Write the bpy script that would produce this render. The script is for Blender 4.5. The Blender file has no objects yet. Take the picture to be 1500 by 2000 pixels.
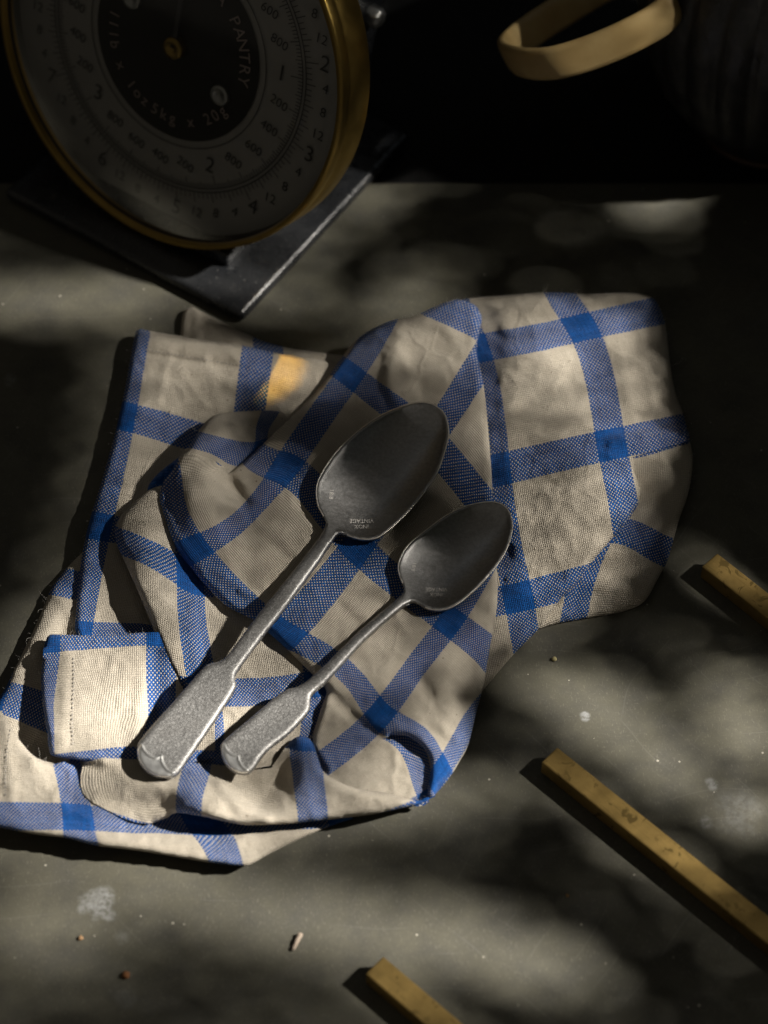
import bpy, bmesh, math, random
import numpy as np
from mathutils import Vector, Matrix, noise
from mathutils.geometry import delaunay_2d_cdt

random.seed(7); rng = np.random.default_rng(7)
S = bpy.context.scene
COL = S.collection
R = math.radians

# ------------------------------------------------------------------ camera
PITCH = R(54); DIST = 0.975; F = 4884.0            # F in pixels of a 1500 x 2000 frame
CAM = Vector((0, -DIST*math.cos(PITCH), DIST*math.sin(PITCH)))
AX = Vector((1, 0, 0)); AU = Vector((0, math.sin(PITCH), math.cos(PITCH))); AB = Vector((0, -math.cos(PITCH), math.sin(PITCH)))
cd = bpy.data.cameras.new('camera'); cam = bpy.data.objects.new('camera', cd); COL.objects.link(cam)
cam.location = CAM; cam.rotation_euler = (R(90)-PITCH, 0, 0)
cd.sensor_fit = 'VERTICAL'; cd.sensor_height = 36; cd.sensor_width = 27; cd.lens = F/2000*36
cd.clip_start = 0.05; cd.clip_end = 50
cd.dof.use_dof = True; cd.dof.focus_distance = 0.942; cd.dof.aperture_fstop = 7.0
S.camera = cam

def at(px, py, z=0.0):
    """world point at height z seen at photo pixel px, py"""
    d = AX*((px-750)/F) + AU*((1000-py)/F) - AB
    return CAM + d*((z-CAM.z)/d.z)
def atw(px, py, w):
    return CAM + (AX*((px-750)/F) + AU*((1000-py)/F) - AB)*w
def topx(p):
    q = Vector(p) - CAM; w = -q.dot(AB)
    return 750 + F*q.dot(AX)/w, 1000 - F*q.dot(AU)/w
def at_np(px, py, z):
    dx = (px-750)/F; dy = (1000-py)/F
    d = np.stack([dx, dy*AU.y-AB.y, dy*AU.z-AB.z], -1)
    t = (z-CAM.z)/d[..., 2]
    return np.array(CAM)[None, :] + d*t[..., None]

# ------------------------------------------------------------------ world, lamps
W = bpy.data.worlds.new('World'); S.world = W; W.use_nodes = True
W.node_tree.nodes['Background'].inputs[0].default_value = (1.0, 0.90, 0.74, 1)
W.node_tree.nodes['Background'].inputs[1].default_value = 0.058
S.view_settings.view_transform = 'Standard'; S.view_settings.look = 'None'
S.view_settings.exposure = 0; S.view_settings.gamma = 1

ELEV, AZ, LD = R(42), R(-3), 3.0
LDIR = Vector((math.cos(ELEV)*math.cos(AZ), math.cos(ELEV)*math.sin(AZ), math.sin(ELEV)))
LPOS = LDIR*LD
def lamp(name, kind, loc, target, energy, color, **kw):
    d = bpy.data.lights.new(name, kind); d.energy = energy; d.color = color
    for k, v in kw.items(): setattr(d, k, v)
    o = bpy.data.objects.new(name, d); COL.objects.link(o); o.location = loc
    o.rotation_euler = (Vector(target)-Vector(loc)).to_track_quat('-Z', 'Y').to_euler()
    return o
lamp('sunbeam', 'SPOT', LPOS, (0, 0, 0), 1300, (1.0, 0.945, 0.85), shadow_soft_size=0.045, spot_size=R(16), spot_blend=0.3)
lamp('window_light', 'AREA', (1.15, 0.75, 0.95), (0, 0, 0), 1.7, (0.78, 0.89, 1.0), shape='RECTANGLE', size=0.7, size_y=1.1)
lamp('high_window', 'AREA', (-.20, .86, 1.0), (-.09, .11, 0), .22, (0.72, 0.85, 1.0), shape='RECTANGLE', size=0.26, size_y=0.16)
lamp('added_glint_spot', 'SPOT', (.14, .40, .36), at(541, 738, .006), 17.0, (1.0, .55, .03), shadow_soft_size=.003, spot_size=R(2.1), spot_blend=.3)  # added spot lamp, imitates the yellow light thrown by the brass rim

# ------------------------------------------------------------------ small helpers
def tag(o, label=None, cat=None, group=None, kind=None):
    for k, v in (('label', label), ('category', cat), ('group', group), ('kind', kind)):
        if v: o[k] = v
    return o
def new_obj(name, verts, faces, mat=None, parent=None, smooth=True, uv=None):
    me = bpy.data.meshes.new(name); me.from_pydata([tuple(v) for v in verts], [], [tuple(f) for f in faces]); me.update()
    if smooth: me.polygons.foreach_set('use_smooth', [True]*len(me.polygons))
    if uv is not None:
        L = me.uv_layers.new(name='UVMap'); li = np.empty(len(me.loops), dtype=np.int32)
        me.loops.foreach_get('vertex_index', li); L.data.foreach_set('uv', np.asarray(uv, dtype=np.float32)[li].ravel())
    o = bpy.data.objects.new(name, me); COL.objects.link(o)
    if mat: me.materials.append(mat)
    if parent: o.parent = parent
    return o
def empty(name, loc=(0, 0, 0), rot=None):
    o = bpy.data.objects.new(name, None); COL.objects.link(o); o.location = loc
    if rot: o.rotation_euler = rot
    o.empty_display_size = 0.01
    return o
def bm_obj(name, bm, mat=None, parent=None, smooth=True):
    me = bpy.data.meshes.new(name); bm.to_mesh(me); bm.free()
    if smooth: me.polygons.foreach_set('use_smooth', [True]*len(me.polygons))
    o = bpy.data.objects.new(name, me); COL.objects.link(o)
    if mat: me.materials.append(mat)
    if parent: o.parent = parent
    return o
def lathe(profile, seg=96, fn=None):
    """profile: list of (r, z); closed surface of revolution as verts, faces"""
    V, Fc = [], []
    n = len(profile)
    for i in range(seg):
        a = 2*math.pi*i/seg
        for r, z in profile:
            k = fn(a, z, r) if fn else 1.0
            V.append((r*k*math.cos(a), r*k*math.sin(a), z))
    for i in range(seg):
        j = (i+1) % seg
        for k in range(n-1):
            Fc.append((i*n+k, j*n+k, j*n+k+1, i*n+k+1))
    return V, Fc
def rounded_box(name, sx, sy, sz, r, mat, parent=None, seg=3, taper=0):
    bm = bmesh.new(); bmesh.ops.create_cube(bm, size=1)
    for v in bm.verts:
        v.co = Vector((v.co.x*sx, v.co.y*sy, (v.co.z+.5)*sz))
        if taper and v.co.z > sz*.5: v.co.x *= taper; v.co.y *= taper
    bmesh.ops.bevel(bm, geom=bm.edges[:], offset=r, segments=seg, profile=.5, affect='EDGES')
    return bm_obj(name, bm, mat, parent, True)

# ------------------------------------------------------------------ material helpers
class NT:
    def __init__(s, name):
        s.m = bpy.data.materials.new(name); s.m.use_nodes = True; s.t = s.m.node_tree
        s.b = s.t.nodes['Principled BSDF']; s.out = s.t.nodes['Material Output']
    def n(s, typ, **kw):
        x = s.t.nodes.new(typ)
        for k, v in kw.items(): setattr(x, k, v)
        return x
    def set(s, sock, v):
        if hasattr(v, 'links') or isinstance(v, bpy.types.NodeSocket): s.t.links.new(v, sock)
        elif isinstance(v, (tuple, list)) and len(v) == 3 and sock.type == 'RGBA': sock.default_value = (*v, 1)
        else: sock.default_value = v
    def math(s, op, a, b=None, c=None, clamp=False):
        x = s.n('ShaderNodeMath', operation=op, use_clamp=clamp); s.set(x.inputs[0], a)
        if b is not None: s.set(x.inputs[1], b)
        if c is not None: s.set(x.inputs[2], c)
        return x.outputs[0]
    def mix(s, f, a, b, blend='MIX'):
        x = s.n('ShaderNodeMix', data_type='RGBA', blend_type=blend); s.set(x.inputs[0], f); s.set(x.inputs[6], a); s.set(x.inputs[7], b)
        return x.outputs[2]
    def noise(s, vec, scale, detail=3, rough=.55, dist=0):
        x = s.n('ShaderNodeTexNoise'); s.set(x.inputs['Scale'], scale); x.inputs['Detail'].default_value = detail
        x.inputs['Roughness'].default_value = rough; x.inputs['Distortion'].default_value = dist
        if vec is not None: s.t.links.new(vec, x.inputs['Vector'])
        return x.outputs['Fac']
    def ramp(s, f, stops):
        x = s.n('ShaderNodeValToRGB'); e = x.color_ramp.elements
        while len(e) < len(stops): e.new(.5)
        for k, (p, c) in enumerate(stops):
            e[k].position = p; e[k].color = (c, c, c, 1) if not isinstance(c, tuple) else (*c, 1)
        s.t.links.new(f, x.inputs[0]); return x.outputs[0]
    def coord(s, kind='Object'):
        return s.n('ShaderNodeTexCoord').outputs[kind]
    def mapping(s, vec, scale=(1, 1, 1), rot=(0, 0, 0), loc=(0, 0, 0)):
        x = s.n('ShaderNodeMapping'); s.t.links.new(vec, x.inputs[0])
        x.inputs['Scale'].default_value = scale; x.inputs['Rotation'].default_value = rot; x.inputs['Location'].default_value = loc
        return x.outputs[0]
    def bump(s, h, strength, dist, normal=None):
        x = s.n('ShaderNodeBump'); x.inputs['Strength'].default_value = strength; x.inputs['Distance'].default_value = dist
        s.t.links.new(h, x.inputs['Height'])
        if normal is not None: s.t.links.new(normal, x.inputs['Normal'])
        return x.outputs[0]
    def pbr(s, **kw):
        for k, v in kw.items(): s.set(s.b.inputs[k.replace('_', ' ')], v)
        return s.m
def simple(name, color, rough=.5, metal=0, spec=.5, coat=0, nscale=60, nvar=.25, bump=.0):
    N = NT(name); c = N.coord()
    f = N.noise(c, nscale, 4)
    k = N.math('MULTIPLY_ADD', f, nvar*2, 1-nvar)
    mixc = N.n('ShaderNodeVectorMath', operation='SCALE'); mixc.inputs[0].default_value = color; N.t.links.new(k, mixc.inputs['Scale'])
    N.pbr(Base_Color=mixc.outputs[0], Metallic=metal, Specular_IOR_Level=spec, Coat_Weight=coat,
          Roughness=N.math('MULTIPLY_ADD', N.noise(c, nscale*1.7, 3), .2, rough-.1))
    if bump: N.set(N.b.inputs['Normal'], N.bump(f, bump, .0005))
    return N.m

# ------------------------------------------------------------------ table and dark background
EDGE_Y = at(750, 353, 0).y
SMUDGES = [(190, 1762, .0085, 1.0), (1390, 1533, .0035, .8), (1143, 1398, .0024, 1.3), (1378, 1605, .004, .5), (1440, 1585, .012, .28), (835, 1440, .007, .22), (20, 740, .004, .5), (1465, 1190, .004, .35), (240, 1830, .004, .25), (245, 1950, .0045, .2)]
def table_material():
    N = NT('worn dark olive table top'); c = N.coord()
    big = N.noise(c, 9, 4); mid = N.noise(c, 60, 5, .65); fine = N.noise(c, 900, 3, .7)
    fib = N.noise(N.mapping(c, (2200, 600, 600), (0, 0, R(25)), ), 1, 2, .6, .6)
    fib2 = N.noise(N.mapping(c, (500, 1900, 600), (0, 0, R(10)), ), 1, 2, .6, .6)
    col = N.mix(N.ramp(big, [(.3, 0), (.7, 1)]), (.080, .077, .060), (.121, .114, .086))
    col = N.mix(N.ramp(mid, [(.42, 0), (.68, .75)]), col, (.066, .064, .056))
    col = N.mix(N.ramp(fib, [(.60, 0), (.70, .5)]), col, (.20, .185, .15))
    col = N.mix(N.ramp(fib2, [(.62, 0), (.72, .45)]), col, (.18, .165, .13))
    col = N.mix(N.ramp(fine, [(.28, .5), (.4, 0)]), col, (.055, .052, .046))
    # pale specks
    vor = N.n('ShaderNodeTexVoronoi'); vor.inputs['Scale'].default_value = 260; vor.inputs['Randomness'].default_value = 1
    N.t.links.new(c, vor.inputs['Vector'])
    sep = N.n('ShaderNodeSeparateColor'); N.t.links.new(vor.outputs['Color'], sep.inputs[0])
    sp = N.math('MULTIPLY', N.math('LESS_THAN', vor.outputs['Distance'], N.math('MULTIPLY', sep.outputs[1], .13)), N.math('GREATER_THAN', sep.outputs[0], .86))
    col = N.mix(sp, col, (.42, .39, .33))
    rough_add = None
    # dried white smears
    brk = N.noise(c, 420, 4, .7); wob = N.noise(c, 110, 3)
    for px, py, r, a in SMUDGES:
        p = at(px, py, 0)
        d = N.n('ShaderNodeVectorMath', operation='DISTANCE'); N.t.links.new(N.mapping(c, (1, .8, 1)), d.inputs[0]); d.inputs[1].default_value = (p.x, p.y*.8, 0)
        q = N.math('MULTIPLY_ADD', wob, r*1.6, N.math('ADD', d.outputs['Value'], -r*.8))
        m = N.ramp(N.math('DIVIDE', q, r), [(.35, 1), (.75, 0)])
        m = N.math('MULTIPLY', N.math('MULTIPLY', m, N.ramp(brk, [(.38, .15), (.58, 1)])), .5*a, clamp=True)
        col = N.mix(m, col, (.40, .41, .42))
    # hairline scratches
    for k in range(3):
        w = N.n('ShaderNodeTexWave'); w.inputs['Scale'].default_value = 1; w.inputs['Distortion'].default_value = 6; w.inputs['Detail'].default_value = 1
        w.inputs['Detail Scale'].default_value = .6
        N.t.links.new(N.mapping(c, (24, 24, 24), (0, 0, R(35+50*k))), w.inputs['Vector'])
        m = N.math('MULTIPLY', N.ramp(w.outputs['Fac'], [(.9985, 0), (.9997, .2)]), N.ramp(N.noise(c, 14+5*k, 2), [(.55, 0), (.62, 1)]))
        col = N.mix(m, col, (.22, .21, .19))
    h = N.math('ADD', N.math('MULTIPLY', mid, .6), N.math('MULTIPLY', fine, .5))
    return N.pbr(Base_Color=col, Roughness=N.math('MULTIPLY_ADD', mid, .3, .42), Specular_IOR_Level=.35, Normal=N.bump(h, .25, .0006))
M_TABLE = table_material()
def slab(name, x0, x1, y0, y1, z0, z1, mat, bev=.002):
    bm = bmesh.new(); bmesh.ops.create_cube(bm, size=1)
    for v in bm.verts:
        v.co = Vector((x0 if v.co.x < 0 else x1, y0 if v.co.y < 0 else y1, z0 if v.co.z < 0 else z1))
    bmesh.ops.bevel(bm, geom=bm.edges[:], offset=bev, segments=3, profile=.5, affect='EDGES')
    o = bm_obj(name, bm, mat); return tag(o, kind='structure')
slab('table_top', -.75, .75, -.6, EDGE_Y, -.03, 0, M_TABLE, .0025)
M_BLACK = simple('black painted board', (.006, .006, .006), .7, 0, .2)
slab('back_board', -.9, .9, EDGE_Y+.001, EDGE_Y+.55, -.03, -.003, M_BLACK)
slab('back_wall', -1.2, 1.2, EDGE_Y+.555, EDGE_Y+.58, -.03, .9, M_BLACK)

# ------------------------------------------------------------------ geometry of sheets traced as panels
class TPS:
    def __init__(s, pts, vals, lam=0.0):
        P = np.array(pts, float)/100; V = np.array(vals, float)
        if V.ndim == 1: V = V[:, None]
        n = len(P); K = s.u(P, P) + lam*np.eye(n)
        A = np.zeros((n+3, n+3)); A[:n, :n] = K; A[:n, n] = 1; A[:n, n+1:] = P; A[n, :n] = 1; A[n+1:, :n] = P.T
        B = np.zeros((n+3, V.shape[1])); B[:n] = V
        s.P = P; s.c = np.linalg.lstsq(A, B, rcond=None)[0]
    def u(s, a, b):
        d2 = ((a[:, None]-b[None])**2).sum(-1); return np.where(d2 > 1e-12, .5*d2*np.log(d2+1e-12), 0)
    def __call__(s, Q):
        Q = np.asarray(Q, float)/100
        return s.u(Q, s.P)@s.c[:-3] + np.hstack([np.ones((len(Q), 1)), Q])@s.c[-3:]
def crom(pts, step=6.0):
    P = [np.array(p, float) for p in pts]; out = []
    E = [2*P[0]-P[1]] + P + [2*P[-1]-P[-2]]
    for i in range(1, len(E)-2):
        a, b, c, d = E[i-1:i+3]; n = max(1, int(round(np.linalg.norm(c-b)/step)))
        for k in range(n):
            t = k/n
            out.append(.5*((2*b)+(-a+c)*t+(2*a-5*b+4*c-d)*t*t+(-a+3*b-3*c+d)*t**3))
    return out                                   # last point left out
def lin(pts, step=8.0):
    out = []
    for a, b in zip(pts[:-1], pts[1:]):
        a = np.array(a, float); b = np.array(b, float); n = max(1, int(round(np.linalg.norm(b-a)/step)))
        out += [a+(b-a)*k/n for k in range(n)]
    return out
def inside(poly, Q):
    x, y = Q[:, 0], Q[:, 1]; r = np.zeros(len(Q), bool); n = len(poly)
    for i in range(n):
        x1, y1 = poly[i]; x2, y2 = poly[(i+1) % n]
        if y1 == y2: continue
        c = ((y1 > y) != (y2 > y)) & (x < (x2-x1)*(y-y1)/(y2-y1)+x1); r ^= c
    return r
def dist_segs(Q, segs):
    d = np.full(len(Q), 1e9)
    for a, b in segs:
        ab = b-a; L = ab@ab
        t = np.clip(((Q-a)@ab)/max(L, 1e-9), 0, 1)
        d = np.minimum(d, np.linalg.norm(Q-(a+t[:, None]*ab), axis=1))
    return d
def dist_poly(Q, pts):
    P = [np.array(p, float) for p in pts]
    return dist_segs(Q, list(zip(P[:-1], P[1:])))
def tri_poly(poly, step):
    """triangulate polygon with an interior grid -> pts (first len(poly) are the outline), tris"""
    P = np.array(poly); lo, hi = P.min(0), P.max(0)
    gx, gy = np.meshgrid(np.arange(lo[0], hi[0], step), np.arange(lo[1], hi[1], step*.87))
    gx = gx + (np.arange(gx.shape[0]) % 2)[:, None]*step*.5
    G = np.stack([gx.ravel(), gy.ravel()], 1); G = G[inside(P, G)]
    segs = [(P[i], P[(i+1) % len(P)]) for i in range(len(P))]
    G = G[dist_segs(G, segs) > step*.45]
    pts = np.vstack([P, G]); n = len(P)
    r = delaunay_2d_cdt([Vector(p) for p in pts], [(i, (i+1) % n) for i in range(n)], [], 1, 1e-5)
    V = np.array([tuple(v) for v in r[0]]); T = [tuple(t) for t in r[2]]
    return V, T, segs

def fbm(Q, s, seed=0):
    return np.array([noise.noise(Vector((x/s, y/s, seed*7.3))) for x, y in Q])

PANELS = []          # (poly, zfunc) of what is already laid, bottom first
T_V, T_F, T_UV = [], [], []
EDGE_PTS = []        # fold edge points for lint
def panel(pieces, uv, z, ridges=(), roll=22, drop=4.5, step=6, clear=.6, nz=.45, seed=0, curl=True):
    """pieces: ('f' fold | 's' seam, pts); uv: (px,py,u,v); z: (px,py,mm); ridges: (polyline, mm, width px)"""
    poly, fold = [], []
    for i, (k, pts) in enumerate(pieces):
        nxt = pieces[(i+1) % len(pieces)][1][0]
        q = crom(pts) if k == 'f' else lin(pts)
        q = q + [np.array(pts[-1], float)]
        link = lin([pts[-1], nxt])[1:]
        a = len(poly); poly += q
        if k == 'f': fold += [(j, j+1) for j in range(a, len(poly)-1)]
        poly += link
    cl = [poly[0]]; idx = {0: 0}
    for j in range(1, len(poly)):
        if np.linalg.norm(poly[j]-cl[-1]) > 1.0: cl.append(poly[j])
        idx[j] = len(cl)-1
    if np.linalg.norm(cl[0]-cl[-1]) < 1.0: cl.pop()
    n = len(cl); fold = [(idx[a] % n, idx[b] % n) for a, b in fold if idx[a] % n != idx[b] % n]
    P = np.array(cl)
    V, T, _ = tri_poly(P, step)
    ft = TPS([p[:2] for p in uv], [p[2:] for p in uv], .002); fz = TPS([p[:2] for p in z], [p[2] for p in z], .02)
    zs = [p[2] for p in z]; zlo, zhi = min(zs)-2, max(zs)+3
    fsegs = [(P[a], P[b]) for a, b in fold]
    def zf(Q):
        h = np.clip(fz(Q)[:, 0], max(zlo, .6), zhi)
        for pl, mm, w in ridges: h = h + mm*np.exp(-(dist_poly(Q, pl)/w)**2)
        h = h + nz*(fbm(Q, 55, seed)+.6*fbm(Q, 24, seed+3)+.35*fbm(Q, 11, seed+5))*1.3
        cr = 1-np.abs(fbm(Q, 75, seed+11)+.35*fbm(Q, 30, seed+12))*2.2; h = h + .75*np.clip(cr, 0, 1)**5*np.clip(.5+fbm(Q, 160, seed+13)*1.6, 0, 1)
        if fsegs:
            d = np.clip(dist_segs(Q, fsegs)/roll, 0, 1); h = h - drop*(1-np.sqrt(np.clip(1-(1-d)**2, 0, 1)))
        return np.maximum(h, .7)
    h = zf(V)
    low = np.full(len(V), -1e3)
    for pp, pf in PANELS:
        m = inside(pp, V)
        if m.any(): low[m] = np.maximum(low[m], pf(V[m])+clear)
    # drape over what lies below, smoothing the transitions
    nb = [set() for _ in range(len(V))]
    for t in T:
        for i in range(3): nb[t[i]].update((t[i-1], t[i-2]))
    nbl = [np.fromiter(x, int) for x in nb]
    lift = np.maximum(low-h, 0)
    for it in range(6):
        sm = np.array([lift[x].mean() if len(x) else lift[i] for i, x in enumerate(nbl)])
        lift = np.maximum(sm, np.maximum(low-h, 0))
    h = h+lift
    liftT = (V.copy(), lift.copy())
    def zfin(Q):
        base = zf(Q); out = np.empty(len(Q))
        for s0 in range(0, len(Q), 400):
            d = ((Q[s0:s0+400, None]-liftT[0][None])**2).sum(-1); out[s0:s0+400] = liftT[1][d.argmin(1)]
        return base+out
    PANELS.append((P, zfin))
    UV = ft(V); base = sum(len(v) for v in T_V)
    W3 = at_np(V[:, 0], V[:, 1], h/1000)
    T_V.append(W3); T_UV.append(UV); T_F.extend([tuple(base+i for i in reversed(t)) for t in T])
    area = 0.5*np.sum(P[:, 0]*np.roll(P[:, 1], -1)-np.roll(P[:, 0], -1)*P[:, 1]); sg = 1 if area > 0 else -1
    # the cloth turned under along a fold
    for a, b in fold:
        EDGE_PTS.append((at_np(P[a:a+1, 0], P[a:a+1, 1], h[a:a+1]/1000)[0], sg*np.array([(P[b]-P[a])[1], -(P[b]-P[a])[0]])))
    if curl:
        nrm = {}
        for a, b in fold:
            e = P[b]-P[a]; m = sg*np.array([-e[1], e[0]]); m = m/(np.linalg.norm(m)+1e-9)
            for k in (a, b): nrm[k] = nrm.get(k, 0)+m
        rows = {}
        base2 = sum(len(v) for v in T_V); cnt = 0; xv, xu = [], []
        for k, m in nrm.items():
            m = m/(np.linalg.norm(m)+1e-9); ids = [base+k]
            for off, dz in ((1.5, 1.0), (5, 2.0), (11, 2.6)):
                q = P[k]+m*off; zz = max(h[k]-dz, .3)
                xv.append(at_np(q[None, 0], q[None, 1], np.array([zz/1000]))[0]); xu.append(ft((P[k]-m*off)[None])[0]); ids.append(base2+cnt); cnt += 1
            rows[k] = ids
        T_V.append(np.array(xv)); T_UV.append(np.array(xu))
        for a, b in fold:
            for i in range(3):
                q4 = (rows[a][i], rows[b][i], rows[b][i+1], rows[a][i+1]); T_F.append(q4 if sg > 0 else q4[::-1])
    return zfin

# ------------------------------------------------------------------ the tea towel, sheet by sheet from the bottom up
# corner peeping out behind, under the scale
panel([('f', [(352, 660), (357, 615), (366, 602), (378, 600), (413, 618), (501, 661), (552, 677), (600, 685), (690, 697)]), ('s', [(700, 760), (560, 790), (400, 760), (348, 690)])],
      [(524, 670, 1, .4), (380, 620, .42, .4), (524, 740, 1, .7), (380, 700, .42, .75), (640, 690, 1.5, .4)],
      [(366, 605, 5), (500, 665, 4), (690, 700, 3), (400, 750, 1.5), (650, 760, 1.5)], ridges=[([(385, 605), (385, 660)], 1.2, 9)], roll=12, drop=2, seed=1)
# left lower layer
panel([('f', [(168, 1072), (128, 1112), (100, 1150), (88, 1180), (60, 1243), (27, 1310), (10, 1345), (-12, 1380)]), ('s', [(-30, 1460), (60, 1520), (220, 1520), (230, 1100)])],
      [(125, 1137, .45, 0), (165, 1148, .65, 0), (45, 1371, .3, 1), (100, 1398, .6, 1), (200, 1250, .85, .5), (60, 1250, .2, .5)],
      [(120, 1120, 6), (60, 1245, 7), (10, 1345, 8), (150, 1180, 4), (110, 1300, 4), (60, 1420, 3), (200, 1300, 2)],
      ridges=[([(120, 1180), (75, 1270)], 2, 18), ([(125, 1215), (100, 1300)], -1.5, 14)], roll=20, drop=3, seed=2)
# back layer at the upper left, hemmed along its top
panel([('f', [(150, 1240), (147, 1215), (158, 1100), (166, 1055), (177, 1010), (200, 935), (227, 837), (246, 750), (262, 662), (268, 645), (276, 643), (296, 647), (385, 661), (475, 675), (533, 688), (600, 699), (690, 712)]), ('s', [(700, 800), (560, 900), (420, 1000), (340, 1260)])],
      [(233, 810, 0, 0), (188, 1027, 0, 1), (152, 1240, 0, 2), (268, 645, .02, -.77), (503, 681, 1, -.77), (475, 880, 1, 0), (432, 1085, 1, 1), (300, 1245, .72, 2), (640, 715, 1.55, -.77), (375, 851, .57, 0)],
      [(268, 645, 9), (235, 810, 9), (190, 1000, 9), (158, 1110, 9), (150, 1230, 8), (400, 690, 7), (600, 720, 7), (320, 760, 6), (300, 930, 4), (230, 1100, 5), (400, 880, 4), (560, 800, 7), (660, 720, 7)],
      ridges=[([(285, 690), (380, 704), (480, 718)], -1.1, 7), ([(290, 665), (470, 690)], 1.0, 12), ([(330, 690), (310, 780)], .6, 8), ([(400, 700), (430, 800)], .5, 9), ([(350, 720), (400, 790)], .5, 7)], roll=14, drop=3.2, seed=3)
# lowest sheet along the front
panel([('f', [(-40, 1362), (0, 1387), (32, 1437), (67, 1477), (107, 1492)]), ('s', [(160, 1480), (300, 1490), (500, 1540), (680, 1585)]),
       ('f', [(690, 1599), (650, 1612), (600, 1632), (530, 1666), (492, 1687), (470, 1691), (400, 1683), (330, 1671), (267, 1661), (187, 1651), (131, 1637), (67, 1629), (0, 1616), (-40, 1608)])],
      [(153, 1597, 0, 0), (137, 1515, 0, -.38), (130, 1492, 0, -.5), (0, 1595, -.62, 0), (20, 1440, -.5, -.65), (280, 1606, .52, 0), (390, 1608, 1, 0), (432, 1650, 1, .22), (440, 1688, 1, .42), (672, 1603, 2, .05), (160, 1640, .02, .22), (560, 1645, 1.5, .25), (300, 1640, .5, .2)],
      [(0, 1390, 13), (60, 1475, 13), (50, 1540, 13), (0, 1610, 12), (140, 1520, 10.2), (160, 1540, 10.5), (153, 1597, 12), (200, 1580, 10.3), (240, 1600, 8.6), (190, 1645, 11), (300, 1600, 5), (300, 1655, 9), (470, 1640, 7), (470, 1688, 9), (560, 1640, 6), (690, 1598, 3), (500, 1570, 2)],
      ridges=[([(10, 1420), (25, 1560)], .8, 10), ([(200, 1640), (420, 1655), (600, 1620)], 1.5, 16), ([(250, 1606), (400, 1618), (640, 1606)], -2, 14), ([(60, 1490), (120, 1580)], 1.0, 22)], roll=12, drop=2.6, seed=4)
# dark sliver of blue behind the hump
panel([('f', [(288, 958), (292, 945), (312, 922), (340, 900), (366, 880)]), ('s', [(400, 900), (380, 960), (300, 985)])],
      [(330, 925, 0, 0), (380, 925, .1, 0), (330, 960, 0, .1), (290, 950, -.05, .05)], [(300, 940, 8), (360, 885, 9), (380, 950, 5), (300, 980, 7)], roll=14, drop=3, seed=5)
# cone shaped fold left of the spoons, running into the flat piece under the handles
panel([('f', [(330, 945), (293, 956), (258, 985), (235, 1009), (224, 1036), (229, 1065), (245, 1100), (280, 1180), (320, 1279), (349, 1337), (366, 1362)]), ('s', [(372, 1420), (375, 1500), (440, 1512), (560, 1490), (625, 1470), (645, 1400), (640, 1330), (560, 1240), (400, 1090), (350, 985)])],
      [(372, 1128, 0, 0), (372, 1153, 0, .1), (388, 1287, 0, .72), (402, 1352, 0, 1), (232, 1057, -.6, 0), (344, 1111, -.13, 0), (600, 1338, .9, 1), (530, 1350, .6, 1), (425, 1480, .05, 1.6), (345, 1330, -.2, .92), (280, 1170, -.42, .45), (258, 990, -.45, -.35), (600, 1450, .95, 1.55), (470, 1240, .42, .5)],
      [(224, 1036, 14), (245, 1100, 14), (300, 1230, 12), (350, 1338, 8), (270, 1020, 19), (275, 1080, 20), (310, 1170, 17), (340, 1260, 13), (340, 1080, 12), (372, 1150, 9), (395, 1290, 9), (450, 1250, 9), (550, 1320, 10), (430, 1370, 10), (430, 1480, 10), (600, 1340, 10), (610, 1440, 5), (370, 1010, 8), (420, 1160, 8)],
      ridges=[([(370, 1130), (385, 1300)], 1.2, 18), ([(455, 1300), (420, 1400), (425, 1480)], 1.2, 22)], roll=16, drop=4, seed=6)
# hemmed corner turned over at the left
panel([('f', [(86, 1262), (92, 1244), (98, 1239), (190, 1241), (285, 1235)]), ('s', [(310, 1235), (335, 1300), (370, 1370), (420, 1400), (420, 1480)]),
       ('f', [(345, 1496), (277, 1502), (230, 1497), (150, 1484), (106, 1477), (96, 1464), (92, 1430), (84, 1380), (80, 1330), (83, 1290)])],
      [(94, 1242, 0, 0), (118, 1275, .135, .135), (283, 1263, .865, .135), (108, 1470, .135, .865), (285, 1400, .86, .62), (262, 1457, .84, .87), (98, 1380, .05, .5), (340, 1400, 1.12, .62), (330, 1495, 1.1, 1.0), (105, 1380, .135, .5), (285, 1238, .87, .02)],
      [(95, 1242, 14), (285, 1237, 14), (190, 1300, 13), (150, 1380, 15), (250, 1380, 14), (320, 1300, 10), (330, 1400, 10), (100, 1470, 13), (200, 1475, 15), (340, 1490, 12), (400, 1440, 10)],
      ridges=[([(128, 1270), (122, 1460)], .8, 12), ([(280, 1340), (262, 1450)], 1.3, 16), ([(300, 1280), (310, 1400)], -2, 18)], roll=8, drop=2, seed=7)
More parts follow.
